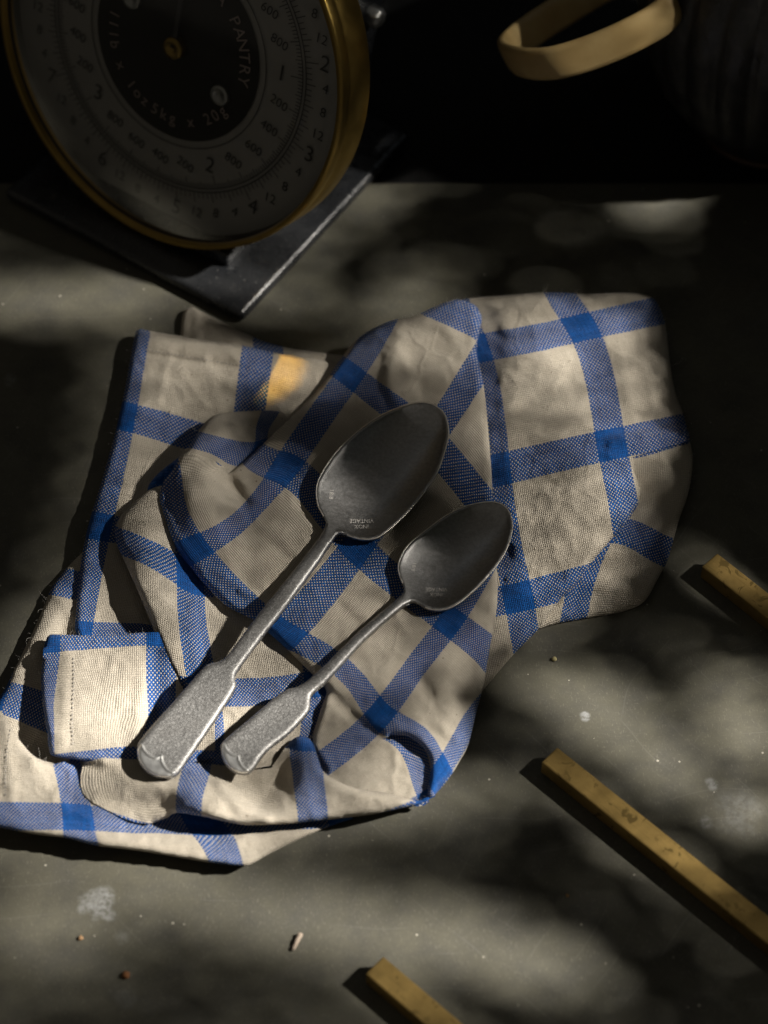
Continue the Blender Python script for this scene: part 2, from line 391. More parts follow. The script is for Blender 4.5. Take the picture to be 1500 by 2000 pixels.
# right hand lower lobe
panel([('s', [(1190, 860), (1344, 842)]), ('f', [(1347, 858), (1353, 900), (1345, 960), (1325, 1020), (1305, 1090), (1285, 1130), (1258, 1175), (1215, 1195), (1150, 1207), (1090, 1218), (1050, 1230), (1020, 1240)]), ('s', [(1000, 1230), (1080, 1080), (1180, 960)])],
      [(1233, 897, 1.18, 1.135), (1346, 868, 1.65, 1.135), (1225, 1035, 1.2, 2), (1295, 1078, 1.55, 2), (1124, 1187, 1, 2.6), (1240, 1172, 1.5, 2.5), (1060, 1200, .7, 2.75), (1200, 1110, 1.25, 2.3)],
      [(1300, 880, 12.5), (1345, 862, 9.5), (1233, 897, 15), (1350, 900, 8), (1240, 950, 10), (1330, 1000, 6.5), (1240, 1050, 7), (1300, 1090, 5), (1200, 1080, 7), (1130, 1130, 6), (1060, 1200, 4), (1160, 1172, 3.2), (1240, 1170, 5), (1120, 1200, 3)],
      ridges=[([(1110, 1158), (1165, 1133), (1215, 1150)], 2.0, 24), ([(1300, 900), (1290, 1010)], 1.2, 22), ([(1235, 940), (1290, 960)], -1, 20)], roll=16, drop=2.6, seed=8)
# right hand flap
panel([('f', [(870, 597), (905, 585), (940, 580), (985, 577), (1040, 572), (1090, 571), (1150, 574), (1210, 572), (1258, 575), (1281, 588), (1297, 625), (1303, 660), (1310, 720), (1320, 770), (1335, 810), (1346, 858)]),
       ('s', [(1346, 861), (1290, 877), (1236, 893)]), ('f', [(1236, 915), (1247, 945), (1250, 976), (1223, 1021), (1201, 1046), (1162, 1091), (1121, 1146), (1092, 1174), (1054, 1226), (999, 1283), (942, 1350)]), ('s', [(915, 1335), (905, 1000), (880, 800), (875, 620)])],
      [(1136, 639, 1, 0), (1194, 868, 1, 1), (968, 919, 0, 1), (1012, 1168, 0, 2), (931, 681, 0, 0), (1238, 1112, 1, 2), (1092, 575, 1, -.36), (1218, 985, 1, 1.5), (985, 1045, 0, 1.5), (1290, 606, 1.65, 0), (1320, 842, 1.56, 1), (1040, 1260, .05, 2.45)],
      [(935, 640, 15), (950, 850, 11), (975, 1050, 11), (1000, 1180, 12), (985, 590, 20), (1100, 576, 23), (1250, 580, 19), (1300, 650, 12), (1345, 860, 8), (1060, 650, 22), (1130, 640, 20), (1250, 700, 14), (1195, 868, 16), (1090, 780, 19), (1100, 950, 19), (1200, 960, 17), (1245, 960, 14), (1150, 1080, 14), (1050, 1100, 16), (1040, 1220, 9), (960, 1330, 4)],
      ridges=[([(1000, 650), (990, 900), (1020, 1150)], 1.6, 26), ([(980, 610), (1030, 600)], 1.2, 14), ([(1110, 1040), (1065, 960)], .55, 12), ([(1062, 1000), (1085, 1075)], .45, 11), ([(1130, 890), (1115, 1000)], .35, 12), ([(1210, 690), (1235, 820)], .9, 12), ([(1250, 640), (1275, 790)], .8, 10), ([(1180, 590), (1270, 600)], -.8, 8), ([(1130, 590), (1190, 583)], .9, 9)], roll=18, drop=4.5, seed=9)
# pocket at the lower right
panel([('s', [(700, 1420), (770, 1400), (850, 1440), (850, 1555)]), ('s', [(815, 1572), (700, 1560), (615, 1530), (600, 1460)])],
      [(740, 1412, 0, 2.05), (785, 1432, 0, 2.3), (812, 1475, 0, 2.5), (828, 1540, 0, 2.85), (640, 1490, -.75, 2), (720, 1550, -.7, 2.6), (730, 1440, -.15, 2.1)],
      [(740, 1420, 11), (800, 1440, 10), (835, 1500, 10), (825, 1550, 7), (740, 1500, 8), (640, 1500, 8), (700, 1545, 7)], roll=10, drop=1, seed=10, curl=False)
# rolled front edge
panel([('s', [(163, 1490), (158, 1512), (158, 1533), (162, 1547), (168, 1557), (183, 1568), (200, 1577), (240, 1598), (267, 1607), (290, 1609)]), ('f', [(301, 1607), (325, 1598), (345, 1588), (392, 1594), (440, 1604), (480, 1611), (560, 1609), (640, 1601), (693, 1595), (747, 1587), (816, 1571), (843, 1557)]),
       ('f', [(832, 1557), (813, 1564), (752, 1548), (704, 1542), (662, 1527), (632, 1507), (621, 1480), (613, 1455), (600, 1440), (578, 1440), (560, 1455)]), ('s', [(530, 1500), (480, 1505), (440, 1495), (380, 1490), (300, 1485), (200, 1480)])],
      [(163, 1492, .135, -.5), (158, 1533, .135, -.3), (200, 1577, .2, -.14), (301, 1607, .6, -.13), (385, 1500, 1, -.5), (368, 1550, 1, -.28), (366, 1588, 1, -.14), (490, 1605, 1.5, -.17), (594, 1450, 2, -.97), (598, 1474, 2, -.84), (603, 1530, 2, -.5), (612, 1600, 2, -.17), (747, 1585, 2.6, -.13), (830, 1560, 2.95, -.1), (700, 1555, 2.4, -.3), (490, 1525, 1.5, -.45), (560, 1475, 1.85, -.8)],
      [(163, 1492, 10.8), (158, 1533, 11), (168, 1557, 11.3), (200, 1577, 11), (240, 1598, 9.4), (290, 1608, 6.4), (225, 1520, 14), (300, 1530, 15.5), (370, 1545, 19), (350, 1585, 13), (430, 1570, 18), (450, 1530, 11), (480, 1600, 15), (490, 1570, 12), (520, 1535, 8), (560, 1500, 10), (545, 1570, 12), (560, 1605, 15), (600, 1450, 14), (605, 1510, 15), (610, 1570, 14.5), (700, 1560, 17), (680, 1590, 13), (790, 1572, 12), (840, 1558, 10), (480, 1505, 9), (400, 1500, 12), (320, 1495, 13)],
      ridges=[([(430, 1530), (470, 1575), (520, 1600)], 3, 15), ([(480, 1530), (515, 1560), (555, 1520)], -3, 22), ([(586, 1450), (590, 1540)], 1.5, 18), ([(220, 1570), (330, 1570)], -1.5, 16), ([(250, 1525), (340, 1540)], 1, 14)], roll=15, drop=4, seed=11)
# hump at the upper left of the main sheet
panel([('f', [(568, 817), (548, 804), (515, 802), (480, 803), (440, 806), (415, 813), (395, 832), (378, 858), (366, 876)]), ('s', [(372, 892), (419, 909), (446, 932), (490, 925), (520, 885), (575, 835)])],
      [(371, 877, .25, -.865), (419, 891, .5, -.865), (448, 909, .7, -.865), (395, 843, .25, -1.135), (448, 856, .55, -1.135), (496, 861, .85, -1.135), (509, 805, .865, -1.5), (544, 811, 1.135, -1.5), (525, 843, 1.135, -1.2), (430, 810, .4, -1.5)],
      [(560, 815, 9), (480, 806, 13), (400, 835, 19), (375, 870, 22), (420, 860, 23), (450, 890, 18), (500, 850, 15), (500, 890, 10), (560, 840, 8)], roll=20, drop=5, seed=12, ridges=[([(430, 830), (520, 830)], 1, 20)])
# main sheet that carries the spoons
ZMAIN = panel([('f', [(572, 812), (600, 784), (637, 741), (667, 699), (688, 672), (717, 648), (763, 627), (808, 618), (843, 602), (885, 586), (908, 588), (930, 598), (941, 621), (936, 650), (932, 688), (944, 747), (952, 821), (959, 907), (963, 980), (970, 1108), (972, 1160), (968, 1205), (957, 1264), (945, 1334), (931, 1389), (915, 1453), (899, 1485), (875, 1523), (845, 1557)]),
               ('f', [(834, 1556), (838, 1530), (842, 1500), (838, 1478), (822, 1456), (795, 1438), (765, 1436)]), ('s', [(748, 1443), (700, 1472), (645, 1510)]),
               ('f', [(638, 1503), (619, 1469), (611, 1440), (618, 1412), (630, 1375), (637, 1350), (620, 1328), (600, 1307), (560, 1268), (520, 1232), (490, 1209), (440, 1182), (400, 1142), (375, 1112), (352, 1083), (335, 1050), (320, 1005), (311, 972), (318, 945), (333, 922), (348, 896), (366, 874)]),
               ('s', [(374, 884), (419, 899), (444, 917)]), ('f', [(446, 926), (462, 912), (490, 889), (530, 851)])],
      [(376, 1073, 0, 0), (552, 1237, 0, 1), (740, 1399, 0, 2), (559, 913, 1, 0), (696, 1067, 1, 1), (880, 1215, 1, 2), (684, 731, 2, 0), (840, 860, 2, 1), (985, 1030, 2, 2), (870, 600, 3, .5), (975, 655, 3, 1), (785, 560, 3, 0), (332, 1000, 0, -.4), (371, 877, .25, -.865), (419, 891, .5, -.865), (446, 908, .68, -.865), (490, 893, 1, -.4), (857, 1512, 0, 3), (818, 1443, 0, 2.5), (635, 1488, -.7, 2), (731, 659, 2.5, 0), (925, 1400, .6, 3), (970, 1270, 1.05, 2.65), (640, 1380, -.45, 1.6), (470, 950, .65, -.35)],
      [(940, 660, 22), (945, 750, 25), (955, 850, 25), (962, 1000, 25), (970, 1130, 22), (955, 1270, 17), (940, 1340, 13), (925, 1400, 12), (690, 675, 15), (763, 632, 23), (808, 622, 25), (885, 592, 24), (640, 745, 12.5), (760, 720, 25), (850, 680, 22), (900, 760, 25), (740, 850, 19), (840, 850, 19.5), (600, 810, 14), (560, 913, 20), (650, 950, 19.5), (800, 950, 19), (900, 1080, 18.5), (960, 1050, 22), (400, 1060, 19), (340, 1040, 17), (490, 1205, 13.5), (600, 1305, 13.5), (740, 1399, 16), (880, 1215, 22), (700, 1070, 23), (560, 1120, 21), (800, 1250, 20), (680, 1280, 18), (880, 1330, 19), (890, 1430, 14), (860, 1500, 12), (845, 1550, 8), (690, 1440, 10), (640, 1490, 7), (620, 1430, 9), (355, 915, 22), (375, 960, 27), (410, 1000, 25), (430, 925, 19), (447, 950, 16.5), (480, 975, 19), (520, 960, 21), (500, 900, 19), (420, 900, 22), (320, 970, 15)],
      ridges=[([(780, 650), (760, 740), (780, 800)], 1.6, 16), ([(805, 690), (820, 770)], -1.8, 22), ([(870, 640), (905, 690)], 1.2, 14), ([(640, 780), (520, 930)], .8, 20), ([(490, 1020), (560, 1085), (600, 1110)], -.45, 10), ([(510, 1030), (580, 1078)], .4, 11), ([(420, 1110), (500, 1170)], .8, 10), ([(860, 1290), (880, 1400)], 1.8, 24), ([(820, 1330), (850, 1370), (905, 1360)], -1.6, 16), ([(850, 1410), (890, 1440)], 1.2, 12), ([(745, 1150), (790, 1230)], .5, 9), ([(650, 1170), (700, 1215)], -.5, 9), ([(637, 1345), (690, 1400), (745, 1440)], -1.4, 12), ([(450, 940), (478, 985)], -2.5, 13), ([(395, 925), (430, 985), (470, 1000)], 2, 16)],
      roll=16, drop=3.2, seed=13, nz=.5)

def weave_material():
    N = NT('checked linen weave'); uvn = N.n('ShaderNodeUVMap', uv_map='UVMap')
    sep = N.n('ShaderNodeSeparateXYZ'); N.t.links.new(uvn.outputs[0], sep.inputs[0]); NTH = 64.0
    oc = N.coord()
    wob = N.n('ShaderNodeTexNoise'); wob.inputs['Scale'].default_value = 260; wob.inputs['Detail'].default_value = 2; N.t.links.new(oc, wob.inputs['Vector'])
    ws = N.n('ShaderNodeSeparateColor'); N.t.links.new(wob.outputs['Color'], ws.inputs[0])
    def thr(x, w):
        xs = N.math('ADD', N.math('MULTIPLY', x, NTH), N.math('MULTIPLY_ADD', w, .9, -.45))
        i = N.math('FLOOR', xs); f = N.math('FRACT', xs)
        c = N.math('DIVIDE', N.math('ADD', i, .5), NTH)
        band = N.math('LESS_THAN', N.math('PINGPONG', c, .5), .132)
        wn = N.n('ShaderNodeTexWhiteNoise', noise_dimensions='1D'); N.t.links.new(i, wn.inputs['W'])
        return i, f, band, wn.outputs['Value']
    iu, fu, bu, nu = thr(sep.outputs[0], ws.outputs[0]); iv, fv, bv, nv = thr(sep.outputs[1], ws.outputs[1])
    chk = N.math('FLOORED_MODULO', N.math('ADD', iu, iv), 2)
    def sel(a, b): return N.math('ADD', N.math('MULTIPLY', a, N.math('SUBTRACT', 1, chk)), N.math('MULTIPLY', b, chk))
    top_b = sel(bu, bv); und_b = sel(bv, bu); var = sel(nu, nv)
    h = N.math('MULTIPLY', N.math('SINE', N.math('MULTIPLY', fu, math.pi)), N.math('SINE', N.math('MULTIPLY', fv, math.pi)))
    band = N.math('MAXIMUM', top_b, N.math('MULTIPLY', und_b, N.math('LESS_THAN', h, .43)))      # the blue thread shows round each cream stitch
    cream = N.mix(N.noise(oc, 35, 4), (.69, .625, .53), (.56, .495, .40))
    cream = N.mix(N.math('MULTIPLY', var, .35), cream, (.50, .435, .34))
    slub = N.noise(oc, 520, 2, .5)
    cream = N.mix(N.ramp(slub, [(.735, 0), (.77, .85)]), cream, (.16, .11, .07))
    blue = N.mix(var, (.002, .070, .29), (.003, .105, .42))
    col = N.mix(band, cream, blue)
    fuzz = N.noise(oc, 1500, 2, .6)
    k = N.math('MULTIPLY', N.math('MULTIPLY_ADD', N.math('POWER', h, .6), .38, .64), N.math('MULTIPLY_ADD', fuzz, .3, .87))  # shade in the gaps between threads painted into the colour
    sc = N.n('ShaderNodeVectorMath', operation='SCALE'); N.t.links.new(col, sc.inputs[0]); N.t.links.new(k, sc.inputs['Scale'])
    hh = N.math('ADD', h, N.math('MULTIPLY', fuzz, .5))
    vo = N.n('ShaderNodeTexVoronoi', feature='DISTANCE_TO_EDGE'); vo.inputs['Scale'].default_value = 1
    nz3 = N.n('ShaderNodeTexNoise'); nz3.inputs['Scale'].default_value = 40; nz3.inputs['Detail'].default_value = 2; N.t.links.new(oc, nz3.inputs['Vector'])
    wv = N.n('ShaderNodeVectorMath', operation='MULTIPLY_ADD'); N.t.links.new(nz3.outputs['Color'], wv.inputs[0]); wv.inputs[1].default_value = (.02,)*3; N.t.links.new(oc, wv.inputs[2])
    N.t.links.new(N.mapping(wv.outputs[0], (62, 40, 40), (0, 0, R(35))), vo.inputs['Vector'])
    cre = N.math('MULTIPLY', N.ramp(vo.outputs['Distance'], [(0, 1), (.10, 0)]), N.ramp(N.noise(oc, 22, 2), [(.48, 0), (.62, 1)]))
    b1 = N.bump(cre, .45, .0009)
    b2 = N.bump(N.noise(oc, 150, 5, .65), .7, .0014, b1)
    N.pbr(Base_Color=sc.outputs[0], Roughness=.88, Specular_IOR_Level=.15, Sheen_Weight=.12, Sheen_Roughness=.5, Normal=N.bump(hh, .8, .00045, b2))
    return N.m
M_LINEN = weave_material()
towel = new_obj('tea_towel', np.vstack(T_V), T_F, M_LINEN, uv=np.vstack(T_UV))
tag(towel, 'crumpled cream and blue checked linen tea towel under the two spoons', 'tea towel')

def cloth_z(px, py):
    q = np.array([[px, py]], float); z = 0
    for pp, pf in PANELS:
        if inside(pp, q)[0]: z = max(z, pf(q)[0])
    return z/1000

# stitches of the hems
M_THREAD = simple('sewing thread', (.30, .28, .26), .9, nvar=.2)
bm = bmesh.new()
def stitch_line(pts, n, half=3.0):
    P = crom(pts, 2.0); L = len(P)
    for k in range(n):
        a = P[int((k+.15)/n*(L-1))]; b = P[int((k+.65)/n*(L-1))]
        za, zb = cloth_z(*a)+.0005, cloth_z(*b)+.0005
        A = at(*a, za); B = at(*b, zb); d = (B-A).normalized(); s = d.cross(Vector((0, 0, 1))).normalized()*.00022; u = Vector((0, 0, .0002))
        vs = [bm.verts.new(p) for p in (A-s, A+u, A+s, B-s, B+u, B+s)]
        bm.faces.new((vs[0], vs[1], vs[4], vs[3])); bm.faces.new((vs[1], vs[2], vs[5], vs[4]))
stitch_line([(143, 1285), (144, 1330), (141, 1400), (143, 1460)], 22)
stitch_line([(288, 684), (350, 694), (420, 706), (470, 714)], 24)
stitch_line([(20, 1425), (12, 1480), (10, 1560)], 18)
st = bm_obj('hem_stitching', bm, M_THREAD, towel); st['kind'] = 'stuff'
# lint standing off the folds
M_LINT = simple('lint', (.55, .52, .48), .9, nvar=.1)
V, Fc = [], []
random.shuffle(EDGE_PTS)
def strand(p, d, L, w, segs=4, curlk=1.0):
    d = Vector(d).normalized(); p = Vector(p); i0 = len(V)
    bend = Vector((random.gauss(0, 1), random.gauss(0, 1), random.gauss(0, .7)))*curlk
    for k in range(segs+1):
        s = d.cross(Vector((.3, -.6, .8))).normalized()*w*(1-.6*k/segs)
        V.append(p-s); V.append(p+s); V.append(p+d.cross(s).normalized()*w)
        d = (d+bend*.5/segs).normalized(); p = p+d*(L/segs)
    for k in range(segs):
        a = i0+3*k
        for e in range(3): Fc.append((a+e, a+(e+1) % 3, a+3+(e+1) % 3, a+3+e))
for p, nrm in EDGE_PTS[:650]:
    o = AX*nrm[0] - AU*nrm[1]
    if o.length < 1e-6 or nrm[1] > .25*np.linalg.norm(nrm): continue
    o = o.normalized()+Vector((random.gauss(0, .5), random.gauss(0, .5), random.gauss(.1, .35)))
    strand(p, o, random.uniform(.0005, .0022)*(2.2 if random.random() < .04 else 1), .00003)
for px, py, dx, dy in ((1062, 572, -.3, .8), (1066, 572, .1, 1), (1058, 573, .5, .7), (1330, 700, 1, .3), (1318, 712, 1, .2), (1122, 572, .4, .6), (92, 1168, -1, .3), (84, 1190, -1, .2), (60, 1245, -1, .1)):
    p = at(px, py, cloth_z(px, py+4)); strand(p, AX*dx+AU*dy, random.uniform(.003, .005), .00004, 8, 2.2)
lint = new_obj('lint_fibre', V, Fc, M_LINT, towel); lint['kind'] = 'stuff'

# ------------------------------------------------------------------ spoons
def spoon_metal():
    N = NT('tumbled grey steel'); c = N.coord()
    uvn = N.n('ShaderNodeUVMap', uv_map='UVMap'); sx = N.n('ShaderNodeSeparateXYZ'); N.t.links.new(uvn.outputs[0], sx.inputs[0])
    k = N.ramp(sx.outputs[0], [(.22, 0), (.55, 1)])                      # bowl worn smooth, handle tumbled rough
    g = N.noise(c, 1700, 2, .8); s = N.noise(c, 700, 3, .7); p = N.noise(c, 90, 4, .6)
    kk = N.math('MULTIPLY_ADD', k, .75, .08)
    col = N.mix(N.ramp(s, [(.35, 0), (.7, 1)]), (.30, .295, .29), (.40, .395, .39))
    col = N.mix(N.math('MULTIPLY', N.ramp(g, [(.32, 1), (.45, 0)]), kk), col, (.17, .17, .17))
    col = N.mix(N.math('MULTIPLY', N.ramp(g, [(.55, 0), (.66, 1)]), kk), col, (.74, .73, .72))
    col = N.mix(N.ramp(p, [(.5, 0), (.8, .35)]), col, (.25, .235, .22))
    rough = N.math('ADD', N.math('MULTIPLY', s, .2), N.math('MULTIPLY_ADD', k, .15, .34))
    return N.pbr(Base_Color=col, Metallic=1.0, Roughness=rough, Normal=N.bump(N.math('MULTIPLY', N.math('ADD', g, N.math('MULTIPLY', s, .6)), kk), .5, .00035))
M_SPOON = spoon_metal()
M_RIM_HILITE = simple("pale rim highlight", (.85, .80, .73), .42, .8)  # paler than the spoon steel, a painted highlight for the bowl's edge
M_STAMP = simple('stamped letters', (.60, .57, .54), .6, .35)  # letters paler and less metallic than the steel, imitating light they catch
M_TIP = simple('rubbed bright steel', (.86, .86, .85), .48, 1, nscale=300, nvar=.15, bump=.1)

def make_spoon(name, left, right, z_mm, dome, heel, tip_line, texts, label):
    """left/right: outlines from the bowl's tip to the end of the handle (photo pixels); z_mm: (t along the axis, mm) of the middle line"""
    tip = np.array(left[0], float); end = np.array(left[-1], float)
    poly = crom(left, 2.5) + crom(right, 2.5)
    cl = [poly[0]]
    for p in poly[1:]:
        if np.linalg.norm(p-cl[-1]) > .8: cl.append(p)
    if np.linalg.norm(cl[-1]-cl[0]) < 1.2: cl.pop()
    P = np.array(cl); V2, T, segs = tri_poly(P, 3.2)
    ax = end-tip; L = np.linalg.norm(ax); ax = ax/L
    tt = lambda Q: ((Q-tip)@ax)/L
    zt = np.array(z_mm); 
    def mid(t):
        return np.interp(t, zt[:, 0], zt[:, 1])
    tgrid = np.linspace(-.05, 1.05, 400); zg = mid(tgrid); ker = np.hanning(41); ker /= ker.sum()
    zg = np.convolve(np.pad(zg, 20, 'edge'), ker, 'valid')
    nr = np.array([-ax[1], ax[0]])
    oa = np.array(poly); ot = ((oa-tip)@ax)/L; osd = (oa-tip)@nr; tb = np.linspace(0, 1, 240); wpos = np.zeros(240); wneg = np.zeros(240)
    for i in range(len(oa)):
        j = (i+1) % len(oa)
        for f in np.linspace(0, 1, 9):
            k = int(round(np.clip(ot[i]+(ot[j]-ot[i])*f, 0, 1)*239)); v = osd[i]+(osd[j]-osd[i])*f
            wpos[k] = max(wpos[k], v); wneg[k] = min(wneg[k], v)
    mpp = 1000/5000.0                                       # rough mm per pixel
    def ztop(Q):
        t = tt(Q); z = np.interp(t, tgrid, zg)
        d = dist_segs(Q, segs)*mpp
        # convex bowl, highest towards the heel
        inb = np.clip((heel-t)/.10, 0, 1); inb = inb*inb*(3-2*inb)
        lat = (Q-tip)@nr; ww = np.where(lat > 0, np.interp(t, tb, wpos), -np.interp(t, tb, wneg))-2.2
        tc = heel*.5; gl_ = np.clip(1-np.abs((t-tc+.0)/(tc+.012))**2.4, 0, 1)
        prof = (1-np.clip(np.abs(lat)/np.maximum(ww, 1), 0, 1)**2)*gl_*np.clip((d-.45)/1.2, 0, 1)**.5
        z = z - dome[0]*prof*inb
        # rounded stem and softened edges
        e = np.clip(d/2.2, 0, 1); z = z + (1-inb)*1.0*np.sqrt(np.clip(1-(1-e)**2, 0, 1))
        e = np.clip(d/.4, 0, 1); z = z - .30*(1-e)**2
        return z
    h = ztop(V2); W3 = at_np(V2[:, 0], V2[:, 1], h/1000)
    o3 = Vector(W3.mean(0)); root = empty(name, (o3.x, o3.y, float(h.min())/1000))
    off = np.array(root.location)
    n0 = len(P)
    wall = at_np(V2[:, 0], V2[:, 1], (h-1.3)/1000)
    verts = list(W3-off)
    # the underside follows 1.3 mm below, shifted straight down
    under = W3-off; under = under-np.array([0, 0, .0013])
    faces = [tuple(t) for t in T] + [tuple(len(V2)+i for i in reversed(t)) for t in T]
    verts = verts + list(under)
    for i in range(n0): faces.append((i, (i+1) % n0, len(V2)+(i+1) % n0, len(V2)+i))
    bowl_lim = heel-.045
    ctr = {i: tt(V2[i][None])[0] for i in range(len(V2))}
    bf, hf = [], []
    for f in faces:
        t = sum(ctr[i % len(V2)] for i in f)/len(f); (bf if t < bowl_lim else hf).append(f)
    for nm, fl in (('bowl', bf), ('handle', hf)):
        used = sorted({i for f in fl for i in f}); mp = {a: b for b, a in enumerate(used)}
        ob = new_obj(nm, [verts[i] for i in used], [tuple(mp[i] for i in f) for f in fl], M_SPOON, root, uv=[(ctr[i % len(V2)], 0) for i in used])
        # one outward orientation
        b = bmesh.new(); b.from_mesh(ob.data); bmesh.ops.recalc_face_normals(b, faces=b.faces[:])
        up = sum(f.normal.z*f.calc_area() for f in b.faces if f.calc_center_median().z > -1)
        b.to_mesh(ob.data); b.free()
        up = sum(p.normal.z for p in ob.data.polygons[:50])
        if up < 0: ob.data.flip_normals()
    # pale strip added along the bowl's rim, imitating its thin line of light
    rp = [i for i in range(n0) if tt(P[i][None])[0] < heel-.05]
    st0 = next(k for k in range(len(rp)) if (rp[k]-1) % n0 not in set(rp)); rp = rp[st0:]+rp[:st0]
    B3 = W3[rp]-off; rv, rf = [], []
    for k in range(len(rp)):
        tv = Vector(B3[min(k+1, len(rp)-1)]-B3[max(k-1, 0)]).normalized(); sv = tv.cross(Vector((0, 0, 1))).normalized()
        for j in range(6):
            a = 2*math.pi*j/6; rv.append(Vector(B3[k])+Vector((0, 0, -.00005))+sv*.00030*math.cos(a)+Vector((0, 0, 1))*.00030*math.sin(a))
    for k in range(len(rp)-1):
        for j in range(6): rf.append((k*6+j, k*6+(j+1) % 6, k*6+6+(j+1) % 6, k*6+6+j))
    new_obj('rim', rv, rf, M_RIM_HILITE, [c for c in root.children if c.name.startswith('bowl')][0])
    # raised bright tip of the handle
    inner = crom(tip_line[0], 3)+[np.array(tip_line[0][-1], float)]
    outer = crom(tip_line[1], 3)+[np.array(tip_line[1][-1], float)]
    Q = np.array(inner+outer); Vt, Tt, ts = tri_poly(Q, 1.8)
    dt = np.clip(dist_segs(Vt, ts)*mpp/.75, 0, 1); di = np.clip(dist_poly(Vt, inner)*mpp, 0, 9); ht = ztop(Vt)-.1+.75*np.sqrt(np.clip(1-(1-dt)**2, 0, 1))+.45*np.exp(-((di-.7)/.5)**2)*dt
    Wt = at_np(Vt[:, 0], Vt[:, 1], ht/1000)-off
    hob = [c for c in root.children if c.name.startswith('handle')][0]
    tp = new_obj('tip', Wt, Tt, M_TIP, hob)
    if sum(p.normal.z for p in tp.data.polygons) < 0: tp.data.flip_normals()
    # stamped marks
    bob = [c for c in root.children if c.name.startswith('bowl')][0]
    for s, px, py, size, ang in texts:
        cu = bpy.data.curves.new('mark', 'FONT'); cu.body = s; cu.size = size*1.35; cu.align_x = 'CENTER'; cu.align_y = 'CENTER'; cu.resolution_u = 2
        to = bpy.data.objects.new('mark', cu); COL.objects.link(to); dg = bpy.context.evaluated_depsgraph_get()
        m = bpy.data.meshes.new_from_object(to.evaluated_get(dg)); bpy.data.objects.remove(to)
        ca, sa = math.cos(ang), math.sin(ang)
        q = np.array([(px+v.co.x*ca-v.co.y*sa, py-(v.co.x*sa+v.co.y*ca)) for v in m.vertices])
        zz = ztop(q)+.15; w = at_np(q[:, 0], q[:, 1], zz/1000)-off
        mk = new_obj('stamp', w, [tuple(p.vertices) for p in m.polygons], M_STAMP, bob, smooth=False)
        bpy.data.meshes.remove(m)
    tag(root, label, 'spoon', 'spoons on the towel')
    return root

BL = [(870, 812), (862, 801), (844, 790), (824, 786), (800, 789), (768, 800), (732, 818), (690, 850), (656, 884), (632, 918), (620, 944), (618, 966), (622, 988), (631, 1006), (636, 1018), (634, 1030), (626, 1046), (607, 1071), (553, 1140), (511, 1191), (471, 1244), (443, 1281), (427, 1292), (411, 1296), (395, 1307), (335, 1375), (278, 1440), (268, 1464), (272, 1488), (286, 1506), (308, 1517)]
BR = [(328, 1519), (341, 1515), (352, 1504), (371, 1477), (427, 1395), (453, 1355), (461, 1338), (459, 1324), (466, 1306), (515, 1240), (556, 1188), (620, 1100), (648, 1058), (656, 1046), (664, 1041), (676, 1044), (692, 1050), (712, 1053), (728, 1052), (744, 1046), (772, 1024), (804, 992), (834, 954), (856, 918), (870, 876), (876, 846), (874, 826)]
make_spoon('table_spoon', BL, BR, [(0, 27.5), (.15, 27.5), (.30, 27.5), (.40, 27.3), (.48, 26), (.58, 23.4), (.72, 20.3), (.85, 19.2), (1, 19.6)], (4.8, 19), .385,
           ([(279, 1452), (288, 1467), (303, 1476), (316, 1472), (319, 1474), (321, 1488), (331, 1502), (346, 1506)], [(341, 1514), (328, 1518), (308, 1516), (287, 1505), (273, 1487), (269, 1466), (275, 1452)]),
           [('VINTAGE', 706, 1017, 8.5, math.pi), ('INOX', 706, 1028, 8.0, math.pi), ('18/8', 647, 965, 8.5, R(-95))],
           'larger grey steel spoon lying on the towel, its stem crossing the middle')
SL = [(996, 1003), (990, 993), (978, 984), (959, 980), (937, 982), (909, 989), (871, 1007), (829, 1038), (798, 1064), (783, 1088), (778, 1106), (780, 1121), (786, 1137), (789, 1148), (786, 1158), (776, 1169), (701, 1233), (640, 1293), (603, 1327), (581, 1341), (560, 1347), (533, 1365), (480, 1410), (437, 1447), (431, 1464), (437, 1485), (448, 1500), (465, 1510)]
SR = [(480, 1511), (493, 1503), (520, 1467), (560, 1435), (594, 1400), (605, 1382), (606, 1366), (613, 1352), (640, 1328), (707, 1255), (773, 1196), (797, 1178), (806, 1175), (814, 1176), (823, 1181), (838, 1189), (862, 1191), (885, 1184), (911, 1166), (942, 1137), (973, 1100), (992, 1066), (1000, 1035), (1000, 1014)]
make_spoon('dessert_spoon', SL, SR, [(0, 27.5), (.15, 26.8), (.30, 26.3), (.40, 25.6), (.48, 24), (.58, 21.8), (.72, 19), (.85, 18), (1, 18.5)], (4.2, 15), .385,
           ([(439, 1449), (447, 1463), (457, 1471), (466, 1472), (469, 1474), (471, 1485), (479, 1497), (488, 1501)], [(491, 1503), (480, 1510), (466, 1509), (449, 1499), (438, 1484), (433, 1464), (436, 1450)]),
           [('VINTAGE', 852, 1151, 7.5, math.pi), ('INOX', 852, 1161, 7.2, math.pi), ('18/8', 808, 1107, 7.5, R(-100))],
           'smaller grey steel spoon lying on the towel, tip by the deep fold')

